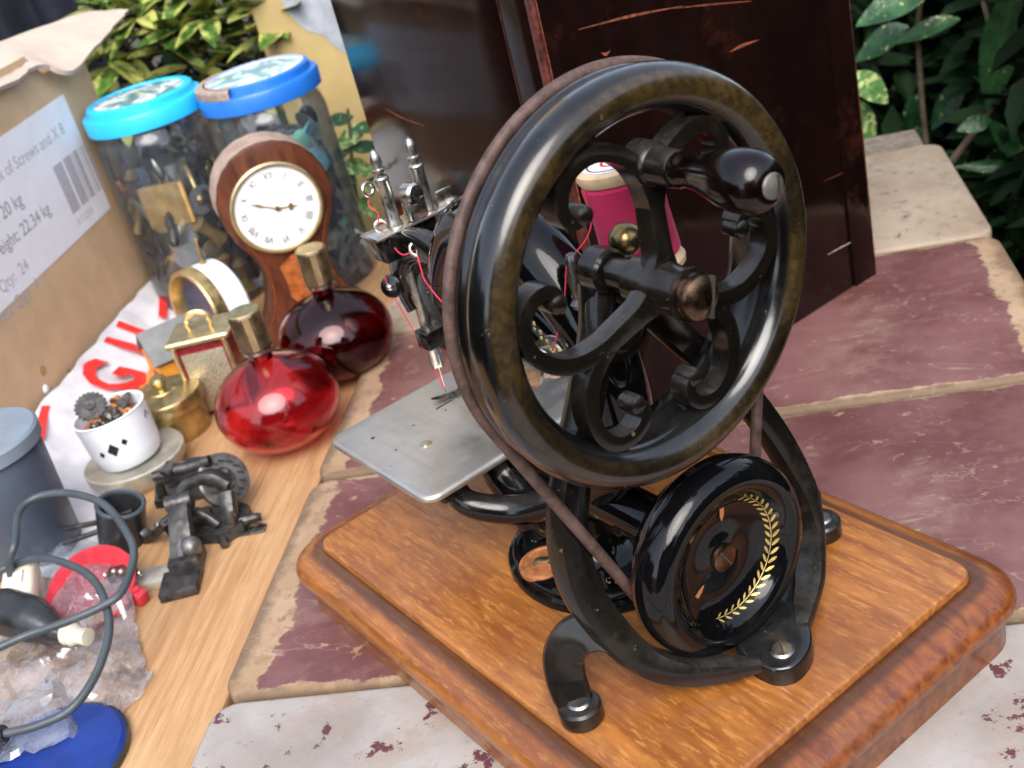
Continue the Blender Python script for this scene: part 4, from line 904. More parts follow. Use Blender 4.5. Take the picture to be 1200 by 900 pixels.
# ================================================================== SCENT BOTTLES
def bottle(label, s, t, mat, tilt=(0, 0), neck=0.9):
    r = thing('glass_bottle', label, 'bottle', ST(s, t, ZP), (tilt[0], tilt[1], A0), 'squat red glass bottles with gold caps')
    a, c = 4.8, 3.75; prof = [(0, .12), (1.6, .0), (1.75, .1)]
    for k in range(1, 15):
        th = -PI / 2 + .38 + (PI - .72) * k / 15; prof.append((a * math.cos(th), c + c * math.sin(th) * .985))
    prof += [(.95, 7.55), (.9, 8.1), (.95, 8.3)]
    inn = [(max(.0, x - .28), (z if 1 < k < len(prof) - 1 else z + (.5 if k < 2 else 0))) for k, (x, z) in enumerate(prof)]
    inn = [(.62, 8.25), (.6, 7.5)] + [((a - .3) * math.cos(-PI / 2 + .3 + (PI - .55) * k / 12), c + .05 + (c - .32) * math.sin(-PI / 2 + .3 + (PI - .55) * k / 12)) for k in range(11, 0, -1)] + [(0, .5)]
    bm = BM(); lathe(bm, prof + inn, 56); obj('bottle_body', bm, mat, r, 60)
    bm = BM(); lathe(bm, [(.9, 8.2), (1.15, 8.25), (1.15, 8.5), (.9, 8.55)], 28); obj('neck_ring', bm, 'nickel', r)
    bm = BM(); lathe(bm, [(.8, 8.56), (1.22, 8.56), (1.28, 8.66), (1.28, 11.35), (1.2, 11.45), (0, 11.45)], 8); cp = obj('cap', bm, 'cap_side', r, 20)
    bm = BM(); lathe(bm, [(0, 11.455), (1.16, 11.455), (1.2, 11.5), (1.12, 11.56), (0, 11.58)], 32); obj('cap_top', bm, 'gold', r)
    bm = BM()
    for k in range(8):
        an = 2 * PI * (k + .5) / 8; m_ = axis_m((1.19 * math.cos(an), 1.19 * math.sin(an), 10.0), (math.cos(an), math.sin(an), 0), (0, 0, 1)); 
        if k % 2 == 0: box(bm, (0, 0, .01), (2.7, .5, .03), m_)
    obj('cap_stripe', bm, 'gold_satin', r, 0)
    return r
bottle('cranberry red squat glass bottle with gold topped cap', -26.6, 25.3, 'red_glass', (.02, .0))
bottle('very dark red squat glass bottle in front of the balloon clock', -24.5, 35.4, 'dark_glass', (0, .03))

# ================================================================== small ornaments
# gold-topped box with a mesh front
gx = thing('trinket_box', 'small gold-topped box with twisted handle and mesh front', 'trinket box', ST(-34.6, 33.4, ZP), (0, 0, .95))
bm = BM(); box(bm, (0, 0, 3.3), (4.4, 3.4, 6.4), bev=.1); obj('box_body', bm, 'dark_red', gx)
bm = BM(); box(bm, (0, -1.74, 3.2), (3.6, .12, 5.4), bev=.04); obj('mesh_front', bm, 'grille', gx)
bm = BM(); box(bm, (0, 0, 6.95), (5.4, 4.4, .5), bev=.16, seg=1); obj('box_top', bm, 'gold_satin', gx)
for sx in (-1, 1):
    bm = BM(); sweep(bm, [(sx * 2.15, -1.85, .1), (sx * 2.15, -1.85, 6.6)], .2, None, 8); ball(bm, (sx * 2.15, -1.85, 6.65), .28, 10); obj('corner_column', bm, 'gold_satin', gx)
bm = BM(); sweep(bm, [(-.9, .1, 7.2), (-1.0, .0, 7.9), (-.5, 0, 8.6), (.5, 0, 8.6), (1.0, 0, 7.9), (.9, -.1, 7.2)], [.2, .14, .2, .16, .2, .14], None, 8, n=8)
for k in range(9): ball(bm, (-.9 + 1.8 * k / 8, 0, 8.62 - .35 * abs(k - 4) / 4 - (.4 if k in (0, 8) else 0)), .22, 8)
obj('handle', bm, 'gold', gx)
# white drum alarm clock with gold rim
al = thing('alarm_clock', 'white drum alarm clock with a polished gold rim', 'clock', ST(-38.6, 44.6, ZP), (0, 0, A0))
m = axis_m((0, 0, 4.2), (-.62, -.78, .06)); bm = BM(); lathe(bm, [(0, -1.9), (3.8, -1.9), (4.1, -1.6), (4.15, .6)], 48, m); obj('clock_drum', bm, 'enamel', al)
bm = BM(); lathe(bm, [(3.6, .55), (4.2, .58), (4.24, 1.7), (4.1, 1.85), (3.8, 1.8), (3.6, 1.0)], 48, m, closed=True); obj('gold_rim', bm, 'gold', al)
bm = BM(); lathe(bm, [(0, .6), (3.62, .62), (3.62, .7), (0, .75)], 40, m); obj('clock_face', bm, 'button_navy', al)
bm = BM(); lathe(bm, [(.3, 4.1), (.35, 4.5), (.16, 4.6), (.14, 6.4), (.2, 6.5), (0, 6.7)], 12, axis_m((.3, .3, 4.2), (.05, .05, 1))); obj('bail_pin', bm, 'brass', al)
for sx in (-1, 1):
    bm = BM(); ball(bm, m @ Vector((sx * 2.4, -3.7, -.4)), .45, 10); obj('foot', bm, 'brass', al)
# tiny house ornament
ho = thing('house_ornament', 'tiny toy house with grey roof and orange walls', 'ornament', ST(-39.9, 37.6, ZP), (0, 0, A0 - .9))
bm = BM(); prism(bm, [(-2.4, 0), (2.4, 0), (2.4, 4.0), (0, 6.0), (-2.4, 4.0)], -2.2, 2.2, Matrix(((1, 0, 0, 0), (0, 0, -1, 0), (0, 1, 0, 0), (0, 0, 0, 1))), .05); obj('house_wall', bm, 'orange_wall', ho, 20)
for sx in (-1, 1):
    bm = BM(); box(bm, (0, 0, 0), (3.6, 5.0, .3), Matrix.Translation((sx * 1.35, 0, 5.2)) @ Matrix.Rotation(sx * .69, 4, 'Y'), .05); obj('roof', bm, 'slate', ho)
bm = BM(); box(bm, (.4, -2.25, 1.5), (1.3, .12, 2.6), bev=.03); obj('door', bm, 'button_brown', ho)
# brass tin
bt = thing('brass_tin', 'tarnished round brass tin with a knobbed lid', 'tin', ST(-38.0, 29.8, ZP))
bm = BM(); lathe(bm, [(2.75, 0), (2.8, .1), (2.8, 3.0)], 40); obj('tin_body', bm, 'brass', bt)
bm = BM(); lathe(bm, [(3.05, 2.5), (3.1, 2.6), (3.1, 3.55), (3.0, 3.7), (2.5, 3.85), (1.6, 3.95), (1.2, 3.95), (1.1, 4.05), (0, 4.1)], 40); obj('tin_lid', bm, 'brass', bt)
bm = BM(); lathe(bm, [(.45, 4.05), (.4, 4.3), (.62, 4.55), (.72, 4.85), (.6, 5.15), (0, 5.25)], 24); obj('lid_knob', bm, 'brass', bt)
# cup of metal bits on a dish
ds_ = thing('metal_dish', 'flat cream metal dish under the white cup', 'dish', ST(-38.7, 23.5, ZP))
bm = BM(); lathe(bm, [(0, .05), (3.0, .0), (3.9, 1.2), (3.95, 1.9), (3.8, 2.0), (3.6, 1.9), (0, 1.85)], 36); obj('dish_body', bm, 'cream_metal', ds_)
cup = thing('white_cup', 'white cup with black diamonds filled with small metal parts', 'cup', ST(-38.8, 23.4, ZP + 1.95), (.05, -.06, 0)); cup.scale = (.93, .93, .95)
bm = BM(); lathe(bm, [(0, .0), (2.4, .0), (2.65, .25), (2.85, 1.2), (2.98, 3.4), (3.02, 4.3), (3.1, 4.4), (3.0, 4.46), (2.84, 4.4), (2.78, 3.6), (2.5, 1.4), (0, 1.0)], 48); obj('cup_body', bm, 'enamel_cup', cup)
cang = math.atan2(-27.9 - cup.location.y * 100, 43.1 - cup.location.x * 100)
bm = BM()
for da, z, w in ((-.35, 2.2, .6), (.02, 2.5, .32), (-.72, 2.0, .28), (1.05, 3.2, .5)):
    a = cang + da; m_ = axis_m((2.93 * math.cos(a), 2.93 * math.sin(a), z), (math.cos(a), math.sin(a), -.07), (0, 0, 1)); prism(bm, [(w, 0), (0, w * .8), (-w, 0), (0, -w * .8)], -.1, .03, m_)
obj('diamond', bm, 'black_print', cup, 0)
bm = BM(); lathe(bm, [(0, 3.5), (2.7, 3.4)], 20); obj('bits_bed', bm, 'copper', cup)
rc = random.Random(11)
for k in range(16):
    c = Vector((rc.uniform(-1.8, 1.8), rc.uniform(-1.8, 1.8), 3.7 + rc.uniform(0, .6))); bm = BM(); mt = ('dark_steel', 'cast_grey', 'copper', 'cast')[k % 4]
    if k % 3 == 0:
        R_ = rc.uniform(.5, 1.1); o_ = []
        for i in range(28): rr = R_ * (1 if i % 2 else .86); o_.append((rr * math.cos(2 * PI * i / 28), rr * math.sin(2 * PI * i / 28)))
        prism(bm, o_, 0, .15, axis_m(c, (rc.uniform(-.5, .5), rc.uniform(-.5, .5), 1))); nm = 'cog'
    elif k % 3 == 1:
        d = Vector((rc.uniform(-1, 1), rc.uniform(-1, 1), rc.uniform(.0, .5))).normalized(); sweep(bm, [c - d * 1.1, c, c + d * 1.2], [.14, .14, .22], None, 8, raw=True); nm = 'pin'
    else: lathe(bm, [(0, 0), (.5, 0), (.5, .2), (.2, .3), (.2, .7), (0, .7)], 12, axis_m(c, (rc.uniform(-1, 1), rc.uniform(-1, 1), .6))); nm = 'screw'
    obj(nm, bm, mt, cup)
bm = BM(); o_ = []
for i in range(40): rr = 1.35 * (1 if i % 2 else .88); o_.append((rr * math.cos(2 * PI * i / 40), rr * math.sin(2 * PI * i / 40)))
ca_ = Vector((math.cos(cang), math.sin(cang), 0)); prism(bm, o_, 0, .22, axis_m(Vector((-.6, -.9, 5.1)), ca_ + Vector((0, 0, 1.3)))); lathe(bm, [(.2, .23), (.45, .23), (.4, .32), (.2, .3)], 16, axis_m(Vector((-.6, -.9, 5.1)), ca_ + Vector((0, 0, 1.3))), closed=True); obj('cog', bm, 'cast', cup)

# dark castings on the table
def casting(): pass
pc = thing('machine_casting', 'black iron machine casting with a round pierced flange', 'machine part', (-31.2, -11.4, ZP), (0, 0, A0))
bm = BM(); prism(bm, [(-2.4, -1.6), (2.0, -2.0), (2.9, -1.0), (2.7, 1.2), (1.6, 1.9), (-1.8, 1.6), (-2.6, .4)], 0, .9, None, .15)
sweep(bm, [(-1.6, .3, .6), (-1.7, .4, 2.4), (-.6, .6, 3.6), (1.0, .8, 3.8), (2.0, .9, 3.0)], [.7, .6, .55, .6, .8], .45, 12, square=.5)
sweep(bm, [(2.0, -.9, .6), (2.2, -.6, 1.8), (2.1, .2, 2.6)], [.6, .55, .6], .5, 12, square=.5)
sweep(bm, [(-2.2, -1.2, .7), (-2.4, -1.0, 1.7), (-1.2, -.9, 2.3), (.4, -1.1, 2.1), (1.4, -1.3, 1.2)], .38, .3, 10, square=.5); sweep(bm, [(1.2, 1.2, .7), (1.0, 1.4, 1.8), (1.3, 1.7, 2.6)], .5, .4, 10, square=.4); box(bm, (-.3, -.2, 1.2), (1.5, 1.2, .9), bev=.2); obj('casting_body', bm, 'cast', pc)
for k in range(14):
    a = 2 * PI * k / 14; bm = BM(); box(bm, (1.32 * math.cos(a), 1.32 * math.sin(a), .38), (.5, .14, .1), Matrix()); bm.transform(axis_m((1.3, 1.7, 2.8), (.78, -.45, .45))); obj('flange_slot', bm, 'slot', pc)
fm = axis_m((1.3, 1.7, 2.8), (.78, -.45, .45)); bm = BM(); lathe(bm, [(.8, -.3), (1.9, -.3), (1.95, -.15), (1.95, .2), (1.8, .35), (.85, .35), (.78, .2)], 36, fm, closed=True); box(bm, (0, 0, 0), (.5, 1.6, .4), fm); obj('flange', bm, 'cast_grey', pc)
bm = BM(); sweep(bm, [(-3.2, 1.0, 4.3), (-1.0, 1.4, 4.4), (1.0, 1.6, 4.6)], [.35, .45, .4], None, 12); lathe(bm, [(0, -.5), (.5, -.5), (.5, .5), (0, .5)], 14, axis_m((-2.0, 1.2, 4.5), (.3, .9, .3))); obj('cross_bar', bm, 'cast', pc)
for x, y in ((2.2, -1.2), (-1.8, -.9)):
    bm = BM(); lathe(bm, [(.3, .85), (.45, .9), (.45, 1.0), (.3, 1.05), (.28, .95), (0, .95)], 14, axis_m((x, y, 0), (0, 0, 1))); obj('bolt_hole', bm, 'slot', pc)
bm = BM(); sweep(bm, [(2.4, -.4, .6), (3.4, -.2, .6), (3.9, 0, .5)], [.5, .35, .25], None, 10); sweep(bm, [(1.6, -1.9, .4), (2.0, -2.7, .35)], [.4, .3], None, 10); obj('lug', bm, 'cast', pc)
pb = thing('iron_bracket', 'black iron bracket with a square drilled foot lying on the table', 'machine part', (-27.7, -14.7, ZP), (0, 0, -.55))
bm = BM(); box(bm, (1.6, -.2, .35), (2.6, 2.6, .7), bev=.12); box(bm, (-.6, 0, .7), (2.4, 2.2, 1.3), bev=.3); sweep(bm, [(-.4, 0, 1.0), (-1.4, .1, 2.2), (-2.4, .1, 3.0), (-3.3, .1, 3.4)], [1.0, .85, .8, .9], [.6, .5, .45, .45], 12, square=.5); lathe(bm, [(0, -.9), (.6, -.9), (.6, .9), (0, .9)], 16, axis_m((-3.4, .1, 3.5), (0, 1, 0))); obj('bracket_body', bm, 'cast', pb)
bm = BM(); lathe(bm, [(0, .71), (.38, .71), (.38, .73), (0, .735)], 14, axis_m((2.1, -.2, 0), (0, 0, 1))); obj('bolt_hole', bm, 'slot', pb)
bm = BM(); sweep(bm, [(-3.2, .0, 3.1), (-1.6, .0, 2.3), (.3, .0, 1.4)], [.28, .42, .3], None, 10); ball(bm, (-.6, .55, 1.5), .8, 14); obj('pivot_arm', bm, 'cast_grey', pb)
fr2 = thing('machine_bracket', 'black pierced iron frame lying between the cup and the round flange', 'machine part', (-37.2, -9.6, ZP), (.15, .1, A0 + .2))
bm = BM(); prism(bm, [(-3.2, -1.5), (2.6, -1.7), (3.0, -.4), (2.2, 1.5), (-1.0, 1.7), (-3.4, .9)], .0, .7, None, .12); sweep(bm, [(-2.6, -1.0, .6), (-2.4, -.8, 1.9), (-.6, -.3, 2.3), (1.4, .2, 2.0), (2.2, .4, .7)], .42, .3, 10, square=.5); sweep(bm, [(-2.8, .6, .6), (-1.4, .9, 1.6), (.4, 1.1, 1.7), (1.8, 1.0, .6)], .3, .3, 10, square=.5); obj('frame_body', bm, 'cast', fr2)
for x, y in ((-1.9, .1), (.2, -.7), (1.7, -.9)):
    bm = BM(); lathe(bm, [(0, .71), (.45, .71), (.42, .73), (0, .735)], 14, axis_m((x, y, 0), (0, 0, 1))); obj('bolt_hole', bm, 'slot', fr2)
for x, y, z in ((-.6, -.3, 2.6), (1.2, .9, 1.9)):
    bm = BM(); lathe(bm, [(0, -.3), (.4, -.3), (.42, .1), (.3, .2), (0, .22)], 12, axis_m((x, y, z), (.2, -.1, 1))); obj('cap_screw', bm, 'nickel', fr2)
lv = thing('iron_lever', 'small dark forked iron lever standing beside the black cup-shaped part', 'machine part', (-32.6, -14.6, ZP), (0, 0, .4))
bm = BM(); sweep(bm, [(-1.6, 0, .35), (-.4, .1, .9), (.8, .0, 1.7), (1.5, -.2, 2.4)], [.4, .45, .38, .3], .3, 12, square=.5); lathe(bm, [(.25, -.35), (.6, -.35), (.65, -.2), (.65, .25), (.55, .35), (.25, .35)], 20, axis_m((-1.7, 0, .65), (.1, 1, .1)), closed=True); sweep(bm, [(1.4, -.1, 2.3), (1.9, .4, 2.7), (2.3, .5, 2.5)], [.25, .22, .15], None, 8); obj('lever_body', bm, 'cast', lv)
bm = BM(); lathe(bm, [(0, -.4), (.3, -.4), (.32, .3), (.22, .4), (0, .42)], 14, axis_m((.3, .1, 1.5), (-.4, .2, .9))); obj('set_screw', bm, 'nickel', lv)
hm = thing('hemmer_foot', 'little dark folded steel sewing foot in front of the round flange', 'machine part', (-28.2, -9.7, ZP), (0, 0, .9))
bm = BM(); box(bm, (0, 0, .12), (2.2, .9, .14), bev=.05); sweep(bm, [(-.9, 0, .15), (-1.0, 0, .7), (-.7, 0, 1.3), (-.75, 0, 1.9)], .35, .08, 8, up=(1, 0, 0), square=.6); sweep(bm, [(.1, -.3, .2), (.6, 0, .5), (1.0, .3, .25)], .12, .05, 8); obj('foot_plate', bm, 'dark_steel', hm)
# cream clamp beside it
cp_ = thing('steel_clamp', 'pale metal clamp plate with bright screws beside the red dish', 'machine part', (-29.3, -17.5, ZP), (0, 0, A0 + .15)); cp_.scale = (1.1, 1.1, 1.1)
bm = BM(); box(bm, (1.0, 0, .3), (2.2, 1.7, .6), bev=.08); box(bm, (-1.2, 0, .55), (2.6, 1.2, .5), bev=.1); obj('clamp_plate', bm, 'cream_metal', cp_)
bm = BM(); box(bm, (-.9, .1, 1.1), (1.7, .9, .8), bev=.2); obj('clamp_block', bm, 'cast', cp_)
for k in range(5):
    bm = BM(); ball(bm, (-1.7 + .5 * k, -.35 + .2 * (k % 2), 1.5 - .2 * max(0, k - 2)), .2, 10); obj('screw_head', bm, 'nickel', cp_)
rb_ = thing('red_block', 'small bright red plastic block by the cable', 'plastic block', (-27.7, -18.4, ZP), (0, .2, .4)); bm = BM(); box(bm, (0, 0, .55), (1.5, .9, 1.0), bev=.2); lathe(bm, [(0, 1.0), (.3, 1.0), (.28, 1.2), (0, 1.2)], 12); obj('block_body', bm, 'red_plastic', rb_)
# black cup-shaped part
bc = thing('black_cup', 'black plastic cup-shaped part with a grey rim', 'plastic part', (-35.6, -16.6, ZP), (.0, .35, A0))
bm = BM(); lathe(bm, [(0, 0), (1.5, .0), (1.65, .2), (1.7, 3.4), (1.5, 3.5), (1.4, 3.2), (1.3, .8), (0, .7)], 32); obj('cup_wall', bm, 'black_plastic', bc)
bm = BM(); lathe(bm, [(1.42, 3.4), (1.73, 3.42), (1.75, 3.6), (1.6, 3.7), (1.44, 3.62)], 32, None, closed=True); obj('cup_rim', bm, 'cable', bc)
# dark rods
sr = thing('steel_rods', 'pair of thin dark steel rods lying behind the cable', 'rods', (-36, -17, ZP)); 
for p in ([(-2.4, -2.6, 1.9), (.2, .1, 2.2), (1.6, 1.8, 2.6)], [(-1.0, -3.0, 1.6), (.6, -.6, 1.9), (2.0, 1.4, 2.4)]):
    bm = BM(); sweep(bm, p, .2, None, 8); obj('rod', bm, 'cast', sr)
# grey bin at the left
gb = thing('grey_canister', 'blue-grey plastic canister with a flat pale top', 'canister', (-41.0, -21.6, ZP), (0, 0, 0))
bm = BM(); lathe(bm, [(0, 0), (3.4, 0), (3.6, .3), (4.0, 8.8), (3.9, 9.0)], 48); obj('canister_body', bm, 'blue_grey', gb)
bm = BM(); lathe(bm, [(3.9, 8.7), (4.25, 8.8), (4.28, 9.7), (4.1, 9.9), (0, 9.95)], 48); obj('canister_lid', bm, 'blue_grey_top', gb)
# red dish under the film
rd = thing('red_dish', 'shallow red plastic dish partly under the crumpled clear film', 'dish', (-30.4, -20.0, ZP), (.25, .35, 0))
bm = BM(); lathe(bm, [(0, .1), (2.0, .0), (2.9, .9), (3.1, 1.7), (3.0, 1.8), (2.8, 1.6), (2.0, .5), (0, .4)], 40); obj('dish_body', bm, 'red_plastic', rd)
# blue disc
bd = thing('blue_disc', 'flat deep blue plastic disc under the clear film', 'disc', (-17.2, -27.6, ZP)); bm = BM(); lathe(bm, [(0, .1), (4.0, 0), (4.25, .15), (4.25, .5), (4.05, .65), (0, .62)], 48); obj('disc_body', bm, 'blue_disc', bd)
bm = BM(); lathe(bm, [(4.26, .1), (4.4, .15), (4.4, .45), (4.26, .5)], 48, None, closed=True); obj('disc_rim', bm, 'black_plastic', bd)
# crumpled clear film
cf = thing('clear_film', 'crumpled clear plastic film lying under the grey cable', 'plastic film', (-26, -24.5, ZP))
OUT = [(-12.8, 4.5), (-7.8, 7.0), (-2.2, 6.1), (3.3, 4.3), (7.1, 3.6), (8.3, 1.1), (8.3, -3.1), (7.1, -5.7), (5.1, -8.1), (-8.5, -4.9), (-9.2, -1.2), (-9.7, 1.6)]
bm = BM(); N1, N2 = 72, 22; OU = spline([(x, y, 0) for x, y in OUT], 6, True); rings = []
for j in range(N2 + 1):
    v = j / N2; row = []
    for p in OU:
        x, y = p.x * v, p.y * v; q = Vector((x, y, 0))
        h = .5 * (1 - v ** 3) * (.3 + .9 * abs(mnoise.noise((x * .22, y * .22, 3)))) + .5 * (1 - min(1, 3 * abs(mnoise.noise((x * .42, y * .4, 7))))) * (1 - .5 * v) + .2 * (1 - min(1, 2.5 * abs(mnoise.noise((x * 1.1, y * 1.2, 1))))) + .08
        if x > 3 and y < -1: h += .75
        if x < -1 and y > 0.5: h += 1.3 * min(1, (y - .5) / 2) * (1 - v * .3)
        row.append((x + .5 * mnoise.noise((x * .8, y * .8, 21)), y + .5 * mnoise.noise((x * .8, y * .8, 31)), h))
    rings.append(row)
loft(bm, [[Vector(p) for p in r_] for r_ in rings[1:]], True, False)
obj('film_sheet', bm, 'clear_bag', cf, 22)
# cable, plug, switch, lamp holder
ca = thing('grey_cable', 'looped grey electric cable with a black plug', 'cable', (-27, -22, ZP))
off = Vector((27, 22, 5.0))
for pts in ([(-34.3, -25.7, -1.0), (-33.3, -24.5, -1.0), (-32.4, -22.9, -0.8), (-30.5, -21.7, -0.6), (-26.6, -20.6, -0.6), (-23.3, -20.7, -0.8), (-20.3, -21.6, -1.2), (-18.4, -23.4, -2.0), (-17.6, -25.4, -2.6), (-18.2, -27.3, -2.8), (-19.2, -28.9, -2.8)],
            [(-32.6, -24.2, -1.6), (-32.3, -23.8, -.2), (-32.4, -23.0, .7), (-35.2, -21.7, 1.2), (-35.5, -20.2, 1.4), (-33.8, -18.6, 1.4), (-30.5, -17.4, 1.2), (-26.6, -17.4, 0.8), (-24.3, -17.9, 0.2), (-22.2, -19.6, -0.3), (-22.0, -20.9, -0.5), (-23.0, -23.1, -0.8), (-24.3, -25.4, -1.0), (-24.8, -27.6, -1.0)]):
    bm = BM(); sweep(bm, [Vector(p) + off for p in pts], .26, None, 10, n=8); obj('flex', bm, 'cable', ca, 60)
bm = BM(); sweep(bm, [Vector(p) + off for p in ((-31.8, -26.6, -2.2), (-30.2, -25.6, -2.1), (-28.0, -24.5, -2.4), (-26.2, -23.8, -2.8), (-25.1, -23.4, -3.0))], [1.0, 1.5, 1.45, .9, .5], None, 20); obj('plug', bm, 'black_plastic', ca)
bm = BM(); sweep(bm, [Vector(p) + off for p in ((-19.2, -28.9, -2.8), (-19.8, -29.8, -2.9), (-20.6, -31, -3))], [.5, .9, 1.1], None, 16); obj('connector', bm, 'black_plastic', ca)
cs = thing('cream_switch', 'cream plastic inline switch above the black plug', 'switch', (-32.2, -23.9, -2.1), (.2, 0, A0 + .3))
bm = BM(); box(bm, (0, 0, 0), (2.2, 3.4, 1.6), bev=.5, seg=3); obj('switch_body', bm, 'cream', cs); bm = BM(); box(bm, (.2, -.2, .85), (.7, 1.2, .3), bev=.1); obj('rocker', bm, 'button_pale', cs)
lh = thing('lamp_holder', 'small cream bulb cap lying on the clear film', 'bulb cap', (-24.6, -22.9, -2.9), (0, 0, 0)); 
bm = BM(); m = axis_m((-.9, -.5, 0), (.85, .5, -.05)); lathe(bm, [(0, 0), (.6, .0), (.72, .2), (.62, .45), (.72, .7), (.6, 1.0), (.5, 1.2), (.55, 1.9), (0, 2.0)], 20, m); obj('cap_body', bm, 'cream', lh)

# ================================================================== BACKGROUND CLOTH AND PLANTS
tp_ = thing('dark_tarpaulin', 'dark navy folded cloth hanging behind the cardboard box', 'cloth', ST(-80, 92, -75), (0, 0, A0))
bm = BM(); R0 = []
for i in range(61):
    x = -28 + 48 * i / 60; w = 1.6 * math.sin(x * .9) + .8 * mnoise.noise((x * .4, 1, 1)); R0.append([bm.verts.new((x, w + .3 * math.sin(k + x), 12 * k + 8)) for k in range(12)])
for a, b in zip(R0, R0[1:]):
    for k in range(11): bm.faces.new((a[k], b[k], b[k + 1], a[k + 1]))
bmesh.ops.solidify(bm, geom=bm.faces[:], thickness=.4)
obj('cloth_sheet', bm, 'tarp', tp_, 70)

def leaf_mesh(name, wid, bend, fold, mat, n=8, wav=0.):
    bm = BM(); rows = []
    for i in range(n + 1):
        u = i / n; w = wid * math.sin(PI * min(1, u * .97 + .015) ** .85) ** .8 * (1 - .15 * u); z = -bend * u * u + wav * math.sin(u * 7)
        rows.append([bm.verts.new((u, s_ * w * .5, z + fold * w * abs(s_) * .5 + wav * .6 * s_ * math.sin(u * 9))) for s_ in (-1, -.5, 0, .5, 1)])
    for a, b in zip(rows, rows[1:]):
        for k in range(4): bm.faces.new((a[k], b[k], b[k + 1], a[k + 1]))
    me = bpy.data.meshes.new(name); bm.to_mesh(me); bm.free(); me.materials.append(M[mat]); me.shade_smooth(); return me
def leaf(me, parent, base, tip, width=1., up=(0, 0, 1), roll=0., name='leaf', wref=.42):
    """base/tip in parent cm"""
    b, t_ = Vector(base), Vector(tip); d = t_ - b; L = d.length; x = d.normalized(); u = Vector(up); z = u - x * u.dot(x)
    if z.length < .05: z = Vector((1, 0, 0)) - x * x.x
    z.normalize(); z = Matrix.Rotation(roll, 3, x) @ z; y = z.cross(x)
    m = Matrix((x * L, y * (width / wref), z * L)).transposed().to_4x4(); m.translation = b
    o = bpy.data.objects.new(name, me); COL.objects.link(o); o.parent = parent
    o.matrix_local = Matrix.Translation(m.translation * K) @ Matrix.Scale(K, 4) @ m.to_3x3().to_4x4(); return o
LY = [leaf_mesh('variegated_leaf', .42, .12 + .1 * k, .25, 'leaf_yellow', 7, .01 * k) for k in range(3)]
LS = [leaf_mesh('laurel_leaf', .42, .08 + .12 * k, .22, 'leaf_spotted', 8, .012 * k) for k in range(3)]
LL = [leaf_mesh('pale_leaf', .42, .18, .2, 'leaf_light', 8)]
LD = [leaf_mesh('dark_leaf', .42, .15, .2, 'leaf_dark', 4)]
rl = random.Random(21)
CAMP = Vector((43.1, -27.9, 38.4))
def filler(name, label, cat, mat, boxes, n, size, seed):
    r = random.Random(seed); bm = BM()
    for k in range(n):
        s0, s1, t0, t1, z0, z1 = boxes[k % len(boxes)]; c = ST(r.uniform(s0, s1), r.uniform(t0, t1), r.uniform(z0, z1))
        d = Vector((r.gauss(0, 1), r.gauss(0, 1), r.gauss(-.3, .7))).normalized(); s_ = d.cross(Vector((r.gauss(0, 1), r.gauss(0, 1), r.gauss(0, 1)))).normalized(); L = size * r.uniform(.6, 1.3); w = L * .2; nn = d.cross(s_) * (L * .08)
        q = [bm.verts.new(p) for p in (c, c + d * L * .35 + s_ * w - nn, c + d * L * .75 + s_ * w * .7 - nn, c + d * L, c + d * L * .75 - s_ * w * .7 - nn, c + d * L * .35 - s_ * w - nn, c + d * L * .5)]
        for a, b in ((0, 1), (1, 2), (2, 3), (3, 4), (4, 5), (5, 0)): bm.faces.new((q[a], q[b], q[6]))
    return obj(name, bm, mat, None, 0, label=label, category=cat, kind='stuff')
filler('hedge', 'dark dense evergreen hedge filling the background behind everything', 'hedge', 'leaf_dark', [(-120, 60, 96, 135, -72, 60), (36, 62, 30, 130, -72, 20), (-40, 60, 100, 130, -70, 40)], 26000, 6.0, 3)

filler('sky_blocking_hedge', 'unseen hedge added around the viewpoint to hold back low sky light', 'hedge', 'leaf_dark', [(130, 165, -260, 140, -72, 55), (-90, 130, -310, -260, -72, 130), (-260, -220, -260, 100, -72, 90)], 9000, 28.0, 9)  # out of view, added and sized to cut low sky reflections on the black paint
# variegated shrub on the left
sh = thing('variegated_shrub', 'yellow and green variegated shrub behind the two jars', 'shrub', ST(-46, 88, -75))
O = ST(-46, 88, -75)
centers = [(-49.2, 84.0, 17.2), (-48.4, 84.0, 15.0), (-53.7, 84.0, 20.6), (-43.2, 84.0, 17.4), (-37.7, 82.0, 15.6), (-39.8, 84.0, 18.1), (-35.3, 79.0, 17.0), (-52.2, 84.0, 16.3), (-59.6, 84.0, 16.9), (-45.4, 84.0, 18.4), (-35.9, 84.0, 18.6), (-59.1, 86.0, 14.2), (-53.6, 86.0, 19.1), (-59.0, 86.0, 20.7), (-47, 87, 21.5), (-41, 86, 22.5), (-55, 88, 24), (-50, 86, 12), (-42, 87, 13), (-36, 84, 23), (-62, 88, 10), (-46, 88, 9)]
for ci, (s_, t_, z_) in enumerate(centers):
    c = ST(s_, t_, z_) - O
    bm = BM(); sweep(bm, [Vector((rl.uniform(-6, 6), rl.uniform(-2, 6), 60 + rl.uniform(-8, 8))), c + Vector((-2, 3, -6)), c], [.4, .25, .12], None, 6); obj('stem', bm, 'bark', sh)
    for k in range(rl.randint(7, 10)):
        a = k * 2.4 + rl.random(); el = rl.uniform(-.5, .7); L = rl.uniform(4.5, 7.5)
        d = Vector((math.cos(a) * math.cos(el), math.sin(a) * math.cos(el), math.sin(el)))
        b = c + Vector((rl.uniform(-.8, .8), rl.uniform(-.8, .8), rl.uniform(-1.5, 1)))
        leaf(rl.choice(LY), sh, b, b + d * L, L * .46, (0, 0, 1), rl.uniform(-.4, .4))
